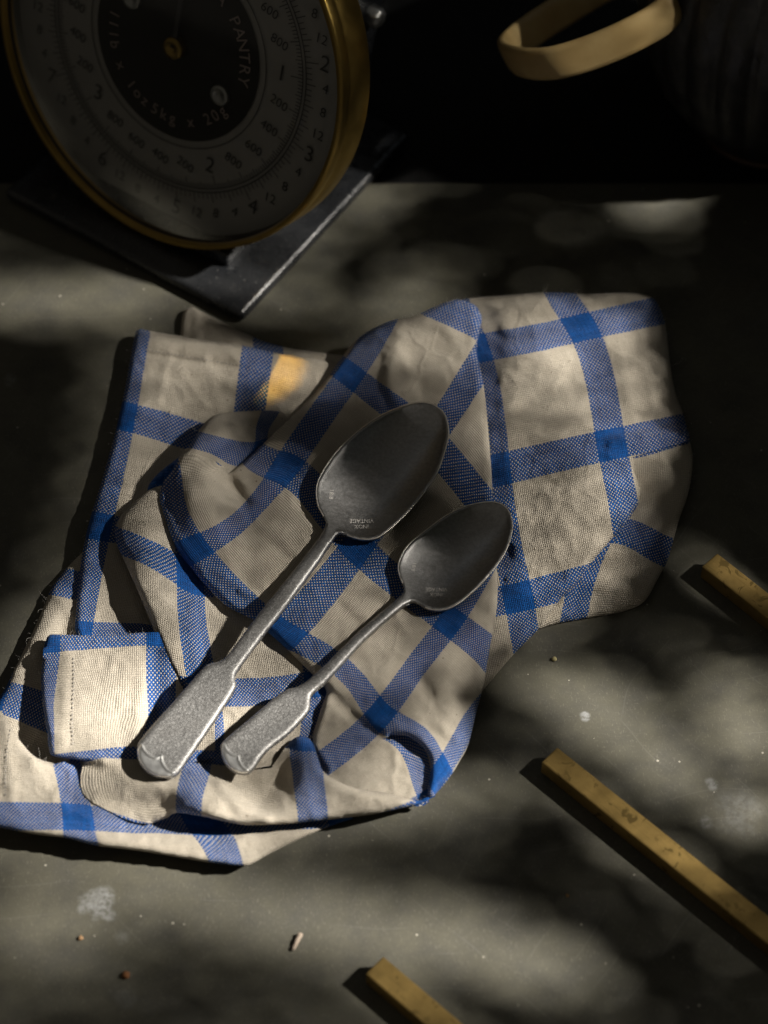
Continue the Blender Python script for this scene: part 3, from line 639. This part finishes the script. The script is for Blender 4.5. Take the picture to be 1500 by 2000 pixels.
# ------------------------------------------------------------------ brass bars
def brass(name, base=(.42, .27, .075), rough=.42, spots=True, dark=.55):
    N = NT(name); oi = N.n('ShaderNodeObjectInfo'); va = N.n('ShaderNodeVectorMath', operation='ADD'); N.t.links.new(N.coord(), va.inputs[0])
    N.t.links.new(oi.outputs['Location'], va.inputs[1]); c = va.outputs[0]
    f = N.noise(c, 70, 5, .6); g = N.noise(c, 700, 3, .7)
    col = N.mix(N.ramp(f, [(.3, 0), (.75, 1)]), base, tuple(x*.75 for x in base))
    col = N.mix(N.ramp(g, [(.6, 0), (.75, .4)]), col, tuple(min(1, x*1.35) for x in base))
    if spots:
        sp = N.noise(c, 190, 3, .5, 1.2); col = N.mix(N.ramp(sp, [(.60, 0), (.66, .75)]), col, tuple(x*.28 for x in base)); col = N.mix(N.ramp(N.noise(c, 35, 4, .6), [(.42, 0), (.66, .75)]), col, tuple(x*.45 for x in base)); col = N.mix(N.ramp(N.noise(N.mapping(c, (60, 900, 900)), 1, 3, .6), [(.58, 0), (.68, .5)]), col, tuple(x*.5 for x in base))
    return N.pbr(Base_Color=col, Metallic=1, Roughness=N.math('MULTIPLY_ADD', f, .25, rough), Normal=N.bump(N.math('ADD', f, g), .2, .0003))
M_BRASS = brass('tarnished brass', (.60, .415, .15), .46)
def bar(c_far, c_near, d_far, label, length):
    h = .0075
    a = at(*c_far, h); b = at(*c_near, h); e = at(*d_far, h)
    d = (e-a); d.z = 0; d.normalize(); s = Vector((d.y, -d.x, 0)); wdt = abs((b-a).dot(s))*.95; 
    if s.dot(b-a) < 0: s = -s
    bm = bmesh.new(); bmesh.ops.create_cube(bm, size=1)
    for v in bm.verts: v.co = Vector(((v.co.x+.5)*length, v.co.y*wdt, (v.co.z+.5)*h))
    bmesh.ops.bisect_plane(bm, geom=bm.verts[:]+bm.edges[:]+bm.faces[:], plane_co=(length*.03, 0, 0), plane_no=(1, 0, 0))
    bmesh.ops.bevel(bm, geom=[e for e in bm.edges if len(e.link_faces) == 2 and e.calc_face_angle(0) > .5], offset=.0005, segments=2, profile=.5, affect='EDGES')
    for v in bm.verts: v.co.z += .00008*noise.noise(v.co*60)
    o = bm_obj('brass_bar', bm, M_BRASS, None, False)
    m0 = (a+b)/2; o.location = (m0.x, m0.y, .0002); o.rotation_euler = (0, 0, math.atan2(d.y, d.x))
    return tag(o, label, 'brass bar', 'brass bars lying in parallel on the table')
bar((1086, 1456), (1060, 1492), (1500, 1787), 'long spotted brass bar running down the lower right of the table', .24)
bar((746, 1864), (716, 1906), (905, 1999), 'brass bar whose end shows at the bottom edge of the photo', .22)
bar((1398, 1077), (1374, 1110), (1500, 1157), 'brass bar whose end shows to the right of the towel', .22)

# ------------------------------------------------------------------ crumbs and twig
M_TWIG = simple('dry twig', (.36, .29, .23), .85, nscale=900, nvar=.4, bump=.4)
p0, p1 = at(572, 1856, .0009), at(587, 1824, .0012)
V, Fc = [], []
for k in range(9):
    t = k/8; p = p0.lerp(p1, t); d = (p1-p0).normalized(); s = d.cross(Vector((0, 0, 1))).normalized(); u = s.cross(d)
    r = .00085*(.75+.4*t+.25*noise.noise(Vector((k*.9, 3, 0)))) * (.4 if k == 0 else 1)
    for j in range(8):
        a = 2*math.pi*j/8; rr = r*(1+.25*noise.noise(Vector((k*.7, j*1.3, 5))))
        V.append(p+s*rr*math.cos(a)+u*rr*math.sin(a))
for k in range(8):
    for j in range(8): Fc.append((k*8+j, k*8+(j+1) % 8, k*8+8+(j+1) % 8, k*8+8+j))
Fc.append(tuple(range(7, -1, -1))); Fc.append(tuple(range(64, 72)))
tag(new_obj('twig', V, Fc, M_TWIG), 'tiny pale dry twig lying on the bare table below the towel', 'twig')
def crumb(px, py, r, col, label, name='crumb'):
    bm = bmesh.new(); bmesh.ops.create_icosphere(bm, subdivisions=2, radius=r)
    for v in bm.verts: v.co *= 1+.45*noise.noise(v.co*1.6/r+Vector((px, py, 0))); 
    for v in bm.verts: v.co.z = v.co.z*.7
    o = bm_obj(name, bm, simple('crumb '+label[:12], col, .8, nscale=1500, nvar=.5)); p = at(px, py, r*.6); o.location = p
    return tag(o, label, 'crumb')
crumb(246, 1904, .0015, (.22, .09, .03), 'small reddish brown crumb on the table at the lower left')
crumb(157, 1832, .0009, (.30, .18, .09), 'tiny tan crumb on the table near the white smear')
crumb(1108, 1749, .0006, (.30, .17, .06), 'minute amber crumb between the two long brass bars')
crumb(1083, 1287, .0010, (.42, .36, .18), 'tiny yellowish crumb just right of the towel', )
# ------------------------------------------------------------------ kitchen scale
YAW, TILT = R(56), R(20)
nz_ = Vector((-math.cos(TILT)*math.cos(YAW), -math.cos(TILT)*math.sin(YAW), math.sin(TILT)))
eu = (Vector((0, 0, 1))-nz_*nz_.z).normalized(); er = eu.cross(nz_).normalized()
RW = 1.0; RR = 411*RW/F
dc = atw(320.5, 103, RW)                                  # centre of the rim's front circle
scale = empty('kitchen_scale', (dc.x, dc.y, 0))
D = Matrix(((er.x, eu.x, nz_.x, dc.x), (er.y, eu.y, nz_.y, dc.y), (er.z, eu.z, nz_.z, dc.z), (0, 0, 0, 1)))
SINV = Matrix.Translation(-Vector(scale.location))
DM = SINV @ D
M_RIM = brass('aged brass rim', (.34, .23, .065), .26, False, .55)
def enamel():
    N = NT('chipped black enamel'); c = N.coord(); f = N.noise(c, 130, 5, .65); g = N.noise(c, 900, 3, .7); w = N.noise(c, 45, 4, .6)
    col = N.mix(N.ramp(w, [(.45, 0), (.75, 1)]), (.011, .012, .014), (.030, .031, .033))
    col = N.mix(N.ramp(g, [(.66, 0), (.72, .9)]), col, (.20, .19, .18))
    col = N.mix(N.ramp(f, [(.64, 0), (.70, .6)]), col, (.085, .075, .06))
    return N.pbr(Base_Color=col, Roughness=N.math('MULTIPLY_ADD', f, .40, .08), Specular_IOR_Level=.6, Normal=N.bump(N.math('ADD', f, g), .35, .0006))
M_ENAMEL = enamel()
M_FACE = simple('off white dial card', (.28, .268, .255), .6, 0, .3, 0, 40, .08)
M_DISC = simple('black dial centre', (.012, .011, .010), .5, 0, .3)
M_INK = simple('dial ink', (.05, .049, .049), .6, 0, .2)
M_PALE = simple('pale lettering', (.30, .24, .22), .6, 0, .2)
M_STEEL = simple('scale screw steel', (.35, .35, .34), .4, 1)
def on_dial(name, V, Fc, mat, parent, smooth=True):
    o = new_obj(name, V, Fc, mat, None, smooth); o.parent = parent
    if parent is scale: o.matrix_local = DM
    return o
RB = .013
prof = [(RR*.967, -.0022), (RR*.969, -.0012), (RR*.975, -.0002), (RR*.981, .0006), (RR*.987, -.0003), (RR*.993, .0004), (RR, -.0018), (RR, -.006), (RR*.997, -.0067), (RR, -.0074), (RR, -.0205), (RR*.99, -.022), (RR*.6, -.0225)]
rim = on_dial('rim', *lathe(prof, 160), M_RIM, scale)
FZ = -.0095
on_dial('inner_ring', *lathe([(RR*.960, -.0105), (RR*.963, -.004), (RR*.967, -.0021)], 160), simple('dark rim wall', (.020, .013, .007), .5), scale)  # inner wall of the rim, coloured darker than the brass
def disc(r, z, n=96):
    return [(0, 0, z)]+[(r*math.cos(2*math.pi*i/n), r*math.sin(2*math.pi*i/n), z) for i in range(n)], [(0, 1+i, 1+(i+1) % n) for i in range(n)]
def ring(r0, r1, z, n=160):
    V = []; Fc = []
    for i in range(n):
        a = 2*math.pi*i/n; V += [(r0*math.cos(a), r0*math.sin(a), z), (r1*math.cos(a), r1*math.sin(a), z)]
    for i in range(n):
        j = (i+1) % n; Fc.append((2*i, 2*i+1, 2*j+1, 2*j))
    return V, Fc
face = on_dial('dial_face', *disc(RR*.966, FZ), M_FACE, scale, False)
on_dial('centre_disc', *disc(RR*.475, FZ+.0006), M_DISC, face, False)
for r0, r1 in ((.510, .515), (.716, .721), (.734, .740)):
    on_dial('scale_ring', *ring(RR*r0, RR*r1, FZ+.0005), M_INK, face, False)
V, Fc = [], []
def tick(a, r0, r1, w):
    a += R(7)
    ca, sa = math.sin(a), math.cos(a); i = len(V)
    for r, s in ((r0, -w), (r0, w), (r1, w), (r1, -w)): V.append((RR*r*ca+s*sa, RR*r*sa-s*ca, FZ+.0005))
    Fc.append((i, i+1, i+2, i+3))
for k in range(250):
    tick(2*math.pi*k/250, .716-(.065 if k % 50 == 0 else .05 if k % 10 == 0 else .034 if k % 5 == 0 else .024), .716, .00018)
for k in range(176):
    tick(R(32.66)*k/16, .74, .74+(.07 if k % 16 == 0 else .05 if k % 4 == 0 else .030), .00018)
gm = on_dial('graduation_marks', V, Fc, M_INK, face, False); gm['kind'] = 'stuff'
def glyphs(name, items, mat, parent, z):
    """items: (char, x, y, size, angle) on the dial plane -> one mesh"""
    VV, FF = [], []
    for ch, x, y, size, ang in items:
        cu = bpy.data.curves.new('g', 'FONT'); cu.body = ch; cu.size = size; cu.align_x = 'CENTER'; cu.align_y = 'CENTER'; cu.resolution_u = 3
        to = bpy.data.objects.new('g', cu); COL.objects.link(to); dg = bpy.context.evaluated_depsgraph_get()
        m = bpy.data.meshes.new_from_object(to.evaluated_get(dg)); bpy.data.objects.remove(to); i0 = len(VV)
        ca, sa = math.cos(ang), math.sin(ang)
        VV += [(x+v.co.x*ca-v.co.y*sa, y+v.co.x*sa+v.co.y*ca, z) for v in m.vertices]
        FF += [tuple(i0+i for i in p.vertices) for p in m.polygons]; bpy.data.meshes.remove(m)
    return on_dial(name, VV, FF, mat, parent, False)
def num(s, deg, r, size, rot=0.0):
    a = R(deg+7); glyphs('numeral', [(s, RR*r*math.sin(a), RR*r*math.cos(a), size, rot)], M_INK, face, FZ+.0006)
def arc_rot(deg):                                      # figures of the gram ring slope with the ring
    return R(-8)
for kg in range(5):
    num(str(kg) if kg else '5', 72*kg, .60, RR*.115, R(0))
    for j, g in enumerate(('200', '400', '600', '800')):
        num(g, 72*kg+14.4*(j+1), .605, RR*.068, R(-12))
for lb in range(11):
    if lb: num(str(lb), 32.66*lb, .845, RR*.115)
    for j, oz in enumerate(('4', '8', '12')):
        if lb < 10: num(oz, 32.66*(lb+(j+1)/4), .845, RR*.07)
def arc_text(s, r, deg0, step, size, inward):
    it = []
    for k, ch in enumerate(s):
        if ch == ' ': continue
        deg = deg0+step*k; a = R(deg)
        it.append((ch, RR*r*math.sin(a), RR*r*math.cos(a), size, -a if not inward else math.pi-a))
    glyphs('lettering', it, M_PALE, face, FZ+.0013)
arc_text('A PANTRY', .395, 31, 8.6, RR*.088, False)
arc_text('5kg x 20g', .375, 190, -8.3, RR*.082, True)
arc_text('11lb x 1oz', .375, 272, -8.0, RR*.082, True)
def on_face(name, prof, x, y, mat, parent, seg=32):
    V, Fc = lathe(prof, seg); return on_dial(name, [(a+RR*x, b+RR*y, c) for a, b, c in V], Fc, mat, parent)
for a in (119, 299):
    x, y = .315*math.sin(R(a-4)), .315*math.cos(R(a-4))
    sc_ = on_face('screw', [(0, FZ+.002), (.0022, FZ+.002), (.0024, FZ+.0028), (.0040, FZ+.0026), (.0044, FZ+.0018), (.0044, FZ)], x, y, M_STEEL, face)
on_face('needle_hub', [(0, FZ+.0035), (.0016, FZ+.0035), (.0018, FZ+.0048), (.0044, FZ+.0046), (.0048, FZ+.003), (.0048, FZ)], 0, 0, M_RIM, face)
# slim needle pointing up to zero
on_dial('needle', [(-.0012, 0, FZ+.003), (.0012, 0, FZ+.003), (.0005, RR*.70, FZ+.003), (-.0005, RR*.70, FZ+.003), (-.0012, 0, FZ+.0036), (.0012, 0, FZ+.0036), (.0005, RR*.70, FZ+.0036), (-.0005, RR*.70, FZ+.0036)],
        [(3, 2, 1, 0), (4, 5, 6, 7), (0, 1, 5, 4), (1, 2, 6, 5), (2, 3, 7, 6), (3, 0, 4, 7)], M_INK, face, False)
N = NT('dial glass')
gl = N.n('ShaderNodeBsdfGlossy'); gl.inputs['Roughness'].default_value = .09
tr = N.n('ShaderNodeBsdfTransparent'); tr.inputs[0].default_value = (.93, .94, .93, 1); fr = N.n('ShaderNodeFresnel'); fr.inputs[0].default_value = 1.37
sm = N.noise(N.coord(), 45, 4)
N.set(gl.inputs['Roughness'], N.math('MULTIPLY_ADD', sm, .16, .0))
mx = N.n('ShaderNodeMixShader'); N.t.links.new(fr.outputs[0], mx.inputs[0]); N.t.links.new(tr.outputs[0], mx.inputs[1]); N.t.links.new(gl.outputs[0], mx.inputs[2])
N.t.links.new(mx.outputs[0], N.out.inputs['Surface'])
# slightly domed pane seated in the rim
gp = [(RR*.963*k/14, -.0030+.0022*(1-(k/14)**2)) for k in range(15)]
on_dial('glass', *lathe(gp, 96), N.m, scale)
# housing behind the dial: drum, then a box that carries it down to the base
on_dial('drum', *lathe([(0, -.0226), (RR*.80, -.0226), (RR*.80, -.038), (RR*.77, -.042), (0, -.042)], 96), M_ENAMEL, scale)
e_r = Vector((er.x, er.y, 0)).normalized(); rotz = math.atan2(e_r.y, e_r.x)
LOC = Matrix.Translation((dc.x, dc.y, 0)) @ Matrix.Rotation(rotz, 4, 'Z')          # x to the scale's right, y to its back
bp = rounded_box('base_plate', .125, .125, .006, .0024, M_ENAMEL, scale, 4)
bp.matrix_local = SINV @ LOC @ Matrix.Translation((0, .0225, .0004))
ft_ = rounded_box('foot', .0852, .030, .0075, .0015, M_ENAMEL, scale, 3)
ft_.matrix_local = SINV @ LOC @ Matrix.Translation((0, -.0224+.015, .0062))
def plane_y(z, off): return (off+math.sin(TILT)*(z-dc.z))/math.cos(TILT)
bm = bmesh.new(); vs = []
for z, w in ((.0063, .0426), (.19, .052)):
    y0, y1 = plane_y(z, .0235), (.076 if z < .1 else .12)
    for x, y in ((-w, y0), (w, y0), (w, y1), (-w, y1)): vs.append(bm.verts.new((x, y, z)))
for f in ((3, 2, 1, 0), (4, 5, 6, 7), (0, 1, 5, 4), (1, 2, 6, 5), (2, 3, 7, 6), (3, 0, 4, 7)): bm.faces.new([vs[i] for i in f])
bmesh.ops.bevel(bm, geom=bm.edges[:], offset=.005, segments=4, profile=.5, affect='EDGES')
body = bm_obj('housing', bm, M_ENAMEL, scale); body.matrix_local = SINV @ LOC
# adjusting knob on the housing's right hand side
kp = atw(722, 28, RW+.035)
V, Fc = lathe([(0, .006), (.0030, .006), (.0042, .0048), (.0045, 0), (.003, -.002), (.0026, -.016), (0, -.016)], 24, lambda a, z, r: 1+.08*math.cos(8*a) if z > -.001 else 1)
kn = new_obj('knob', V, Fc, M_STEEL, scale); kn.matrix_local = SINV @ (Matrix.Translation(kp) @ e_r.to_track_quat('Z', 'Y').to_matrix().to_4x4())
tag(scale, 'black kitchen scale with a brass rimmed round dial behind the towel', 'kitchen scale')

# ------------------------------------------------------------------ dark ribbed pot with a cane handle
pot_base = at(1500, 228, -.003); pot_base.z = -.003
pot = empty('ribbed_pot', (pot_base.x, pot_base.y, -.0028))
def pot_mat():
    N = NT('blackened cast iron'); c = N.coord(); f = N.noise(c, 150, 5, .65); g = N.noise(c, 40, 3)
    col = N.mix(N.ramp(f, [(.45, 0), (.75, 1)]), (.030, .030, .031), (.065, .061, .055))
    return N.pbr(Base_Color=col, Roughness=N.math('MULTIPLY_ADD', f, .35, .22), Specular_IOR_Level=.6, Normal=N.bump(N.math('ADD', f, g), .6, .0015))
M_POT = pot_mat()
PZ = 1.5
pp = [(0, .002), (.026, .002), (.030, .001), (.032, .0035), (.040, .008), (.052, .020), (.060, .036), (.0635, .052), (.062, .066), (.055, .080), (.043, .090), (.034, .094), (.033, .099), (.030, .099), (.029, .092), (0, .090)]
def ribs(a, z, r):
    if r < .035: return 1.0
    m = max(0, 1-abs(z-.065)/.075); return 1+.03*m*(abs(math.sin(13*a))**.7*2-1)
pv = []
for (r0, z0), (r1, z1) in zip(pp[:-1], pp[1:]):
    for k in range(4): pv.append((r0+(r1-r0)*k/4, (z0+(z1-z0)*k/4)*PZ))
pv.append((0, pp[-1][1]*PZ))
new_obj('pot_body', *lathe(pv, 264, ribs), M_POT, pot)
new_obj('foot_ring', *lathe([(.027, 0), (.0325, 0), (.0335, .0012), (.032, .003), (.027, .0025)], 64), simple('worn iron foot', (.10, .06, .045), .5, .6), pot)
M_CANE = (lambda N: N.pbr(Base_Color=N.mix(N.ramp(N.noise(N.mapping(N.coord(), (1, 1, 1)), 45, 4), [(.35, 0), (.7, 1)]), (.42, .29, .12), (.56, .42, .20)), Roughness=.45, Specular_IOR_Level=.4))(NT('pale bent cane'))
def band_loop(name, pts_px, w, halfw, halft, mat, parent):
    """flat bent strip along points (px,py,depth), broad side upright"""
    C = [atw(x, y, d) for x, y, d in pts_px]
    P = []
    E = [2*C[0]-C[1]]+C+[2*C[-1]-C[-2]]
    for i in range(1, len(E)-2):
        a, b, c, d = E[i-1:i+3]
        for k in range(10):
            t = k/10; P.append(.5*((2*b)+(-a+c)*t+(2*a-5*b+4*c-d)*t*t+(-a+3*b-3*c+d)*t**3))
    P.append(C[-1]); V, Fc = [], []
    nax = sum(((P[i]-P[0]).cross(P[i+1]-P[0]) for i in range(1, len(P)-1)), Vector()).normalized()
    if nax.z < 0: nax = -nax
    m = 12
    for i, p in enumerate(P):
        t = (P[min(i+1, len(P)-1)]-P[max(i-1, 0)]).normalized(); s = t.cross(nax).normalized()
        for j in range(m):
            a = 2*math.pi*j/m; ca, sa = math.cos(a), math.sin(a)
            V.append(p+nax*halfw*math.copysign(abs(ca)**.6, ca)+s*halft*math.copysign(abs(sa)**.6, sa)-Vector(parent.location))
    for i in range(len(P)-1):
        for j in range(m): Fc.append((i*m+j, i*m+(j+1) % m, (i+1)*m+(j+1) % m, (i+1)*m+j))
    Fc.append(tuple(range(m-1, -1, -1))); Fc.append(tuple((len(P)-1)*m+j for j in range(m)))
    return new_obj(name, V, Fc, mat, parent)
band_loop('cane_handle', [(1300, -20, 1.007), (1312, 8, 1.002), (1290, 36, 1.002), (1230, 70, 1.002), (1150, 104, 1.007), (1075, 124, 1.012), (1015, 121, 1.022), (992, 103, 1.037), (1030, 66, 1.052), (1100, 20, 1.062), (1180, -28, 1.072), (1260, -60, 1.062), (1296, -50, 1.022), (1302, -25, 1.008)], 0, .0074, .0024, M_CANE, pot)
lug = [at(1400, 6, .10), at(1425, -8, .103), at(1455, -22, .097)]
new_obj('handle_lug', [p-Vector(pot.location)+Vector((0, .006*math.cos(a), .006*math.sin(a))) for p in lug for a in [2*math.pi*k/12 for k in range(12)]],
        [(i*12+j, i*12+(j+1) % 12, (i+1)*12+(j+1) % 12, (i+1)*12+j) for i in range(2) for j in range(12)]+[tuple(range(11, -1, -1)), tuple(range(24, 36))], M_CANE, pot)
tag(pot, 'dark ribbed iron pot with a pale bent cane handle at the upper right', 'pot')

# ------------------------------------------------------------------ unseen leaf gobo added between lamp and table, placed to dapple the light
BLOBS = [ # px, py, rx, ry, angle deg, strength
    (120, 588, 190, 46, 0, .75), (250, 600, 70, 40, 25, .35), (810, 565, 50, 38, 20, .65), (740, 605, 110, 22, 5, .3), (600, 565, 40, 45, 0, .35), (420, 545, 110, 40, 30, .7), (560, 470, 50, 60, -30, .5),
    (1130, 1370, 100, 55, 20, .85), (1230, 1440, 130, 60, 35, .85), (1440, 1390, 80, 70, 25, .85), (1330, 1500, 60, 40, 35, .5), (1460, 1590, 60, 40, 0, .9), (1480, 1480, 40, 60, 0, .5),
    (850, 1560, 130, 45, -8, .6), (700, 1600, 130, 30, 0, .4),
    (120, 1790, 190, 70, -8, .62), (420, 1765, 260, 45, 6, .7), (650, 1810, 200, 60, 14, .75), (880, 1840, 190, 60, 12, .8), (1050, 1890, 120, 50, 20, .65), (100, 1870, 120, 50, -20, .35),
    (1195, 364, 40, 4, 8, .6), (1350, 372, 30, 4, 8, .4), (620, 920, 60, 60, 0, 0),
    (1078, 690, 38, 30, 0, 1.0), (690, 1290, 40, 26, 35, .6), (1180, 655, 60, 14, -10, .2), (690, 690, 60, 40, -40, .15),
    (190, 1380, 120, 110, 0, .75), (60, 1500, 90, 110, 0, .7), (250, 1640, 260, 40, 5, .65), (330, 1440, 110, 90, -45, .75), (520, 1400, 110, 50, -10, .6), (450, 1270, 70, 40, 0, .3), (500, 1600, 200, 40, 0, .5),
    (880, 1440, 60, 50, -30, .55), (855, 1515, 40, 40, 0, .7), (130, 1240, 40, 90, 20, .45), (185, 1170, 30, 60, 10, .4), (390, 1210, 40, 80, 0, .25),
    (755, 895, 200, 150, -50, -.27), (905, 1065, 150, 112, -50, -.26), (645, 1005, 60, 55, 0, .55), (795, 1140, 45, 42, 0, .40),
    (1245, 1655, 260, 30, 39, .45), (790, 1960, 130, 30, 39, .4), (1400, 1128, 90, 28, 39, .4), (330, 530, 90, 30, 20, .35),
    (350, 660, 60, 25, 10, .3), (590, 750, 95, 80, 0, -.22), (560, 840, 60, 60, 0, -.1), (820, 610, 90, 20, 0, .15), (1050, 590, 120, 12, 0, .2), (500, 1170, 50, 30, 30, .05),
]
CLOTH = np.array([(268, 645), (366, 602), (680, 690), (765, 625), (900, 585), (1260, 572), (1300, 640), (1350, 880), (1300, 1090), (1215, 1195), (1050, 1230), (945, 1340), (875, 1523), (690, 1600), (470, 1690), (0, 1616), (-40, 1380), (60, 1243), (130, 1110), (200, 935)], float)
def flat(px, py, z):
    q = at(px, py, z); return topx(q-LDIR*(q.z/LDIR.z))
def lit(px, py, w, rx, ry, an, k):
    p = atw(px, py, w); x, y = topx(p-LDIR*(p.z/LDIR.z)); BL2.append((x, y, rx, ry, an, k))
BL2 = []
for cx, cy, rx, ry, an, k in BLOBS:
    z = 0.0 if not inside(CLOTH, np.array([[cx, cy]], float))[0] else (.028 if k < 0 else .018 if cy < 1450 and cx > 330 else .012)
    x, y = flat(cx, cy, z); BL2.append((x, y, rx, ry, an, k))
lit(1190, 85, 1.0, 80, 45, -20, .42); lit(685, 170, 1.0, 30, 100, 0, .4); lit(640, 350, .99, 60, 60, 0, .35); lit(1470, 260, 1.05, 60, 70, 0, .8)
CL2 = np.array([flat(x, y, .014 if x < 700 else .018) for x, y in CLOTH])
def light_map(Q):
    x, y = Q[:, 0], Q[:, 1]
    ins = inside(CL2, Q)
    T = np.where(ins, .235, .02)
    T = np.where(ins & (x < 360) & (y < 1080), .22, T)
    T = np.where((~ins) & (x > 760) & (y > 330) & (y < 600) & (x < 1380), .04, T)
    T = np.where((~ins) & (y > 1540), .085, T)
    T = np.where((~ins) & (y > 1640) & (y > 2900-x*.86), .05, T)
    T = np.where((~ins) & (x > 950) & (y > 1200), .04, T)
    T = np.where((y < 345) | ((x < 760) & (y < 500)), .10, T)
    for cx, cy, rx, ry, an, s in BL2:
        a = R(an); dx, dy = x-cx, y-cy
        p = (dx*math.cos(a)+dy*math.sin(a))/rx; q = (-dx*math.sin(a)+dy*math.cos(a))/ry
        T = T + s*np.exp(-(p*p+q*q)**1.5)
    return np.clip(T, .012, .96)
GD = .58                                                 # metres from the table's middle towards the lamp
gc = LDIR*GD; g1 = LDIR.cross(Vector((0, 0, 1))).normalized(); g2 = g1.cross(LDIR).normalized()
LA, LB = .0034, .0021
TMIN = .012; leaf_area = 2.6*LA*LB; nmax = -math.log(TMIN)/leaf_area
HX, HY = .40, .36
cnt = int(nmax*4*HX*HY)
NL = 3; per = cnt//NL; nx = int(math.sqrt(per*HX/HY)); ny = int(per/nx); aa, bb = [], []
for k in range(NL):
    gx, gy = np.meshgrid((np.arange(nx)+.5)/nx, (np.arange(ny)+.5)/ny)
    aa.append((gx.ravel()*2-1)*HX+rng.uniform(-HX/nx, HX/nx, nx*ny)); bb.append((gy.ravel()*2-1)*HY+rng.uniform(-HY/ny, HY/ny, nx*ny))
a_, b_ = np.concatenate(aa), np.concatenate(bb); cnt = len(a_)
dep = rng.uniform(-.03, .03, cnt)
G3 = np.array(gc)[None]+a_[:, None]*np.array(g1)+b_[:, None]*np.array(g2)+dep[:, None]*np.array(LDIR)
dirs = G3-np.array(LPOS); tpar = (0-LPOS.z)/dirs[:, 2]; H = np.array(LPOS)+dirs*tpar[:, None]
q = H-np.array(CAM); w_ = -(q@np.array(AB)); PX = np.stack([750+F*(q@np.array(AX))/w_, 1000-F*(q@np.array(AU))/w_], 1)
Tm = light_map(PX); pk = np.log(Tm)/math.log(TMIN)
cs = np.cumsum(pk); keep = np.floor(cs) > np.floor(cs-pk)      # spread evenly instead of at random
idx = np.nonzero(keep)[0]
shape = np.array([(-1, 0, 0), (-.45, .8, .12), (.35, .75, .1), (1, 0, -.1), (.35, -.75, .1), (-.45, -.8, .12)])
V = np.empty((len(idx), 6, 3)); th = rng.uniform(0, 2*math.pi, len(idx)); sc = rng.uniform(.8, 1.2, len(idx))*(1+.8*np.clip((.045-Tm[idx])/.035, 0, 1))
n_t1, n_t2 = rng.normal(0, .35, len(idx)), rng.normal(0, .35, len(idx))
G1, G2, LV = np.array(g1), np.array(g2), np.array(LDIR)
c_, s_ = np.cos(th), np.sin(th)
u_ = c_[:, None]*G1+s_[:, None]*G2+n_t1[:, None]*LV; v_ = -s_[:, None]*G1+c_[:, None]*G2+n_t2[:, None]*LV
for k, (a, b, c) in enumerate(shape):
    V[:, k] = G3[idx]+(a*LA*sc)[:, None]*u_+(b*LB*sc)[:, None]*v_+(c*LB*sc)[:, None]*LV
Fc = [(6*i, 6*i+1, 6*i+2, 6*i+3) for i in range(len(idx))]+[(6*i, 6*i+3, 6*i+4, 6*i+5) for i in range(len(idx))]
M_GOBO = simple('gobo leaf', (.05, .085, .03), .55, 0, .4, 0, 80, .3)
fol = new_obj('leaf_gobo', V.reshape(-1, 3), Fc, M_GOBO); fol['kind'] = 'stuff'

S.cycles.max_bounces = 8; S.cycles.transparent_max_bounces = 8
S.cycles.caustics_reflective = False; S.cycles.caustics_refractive = False
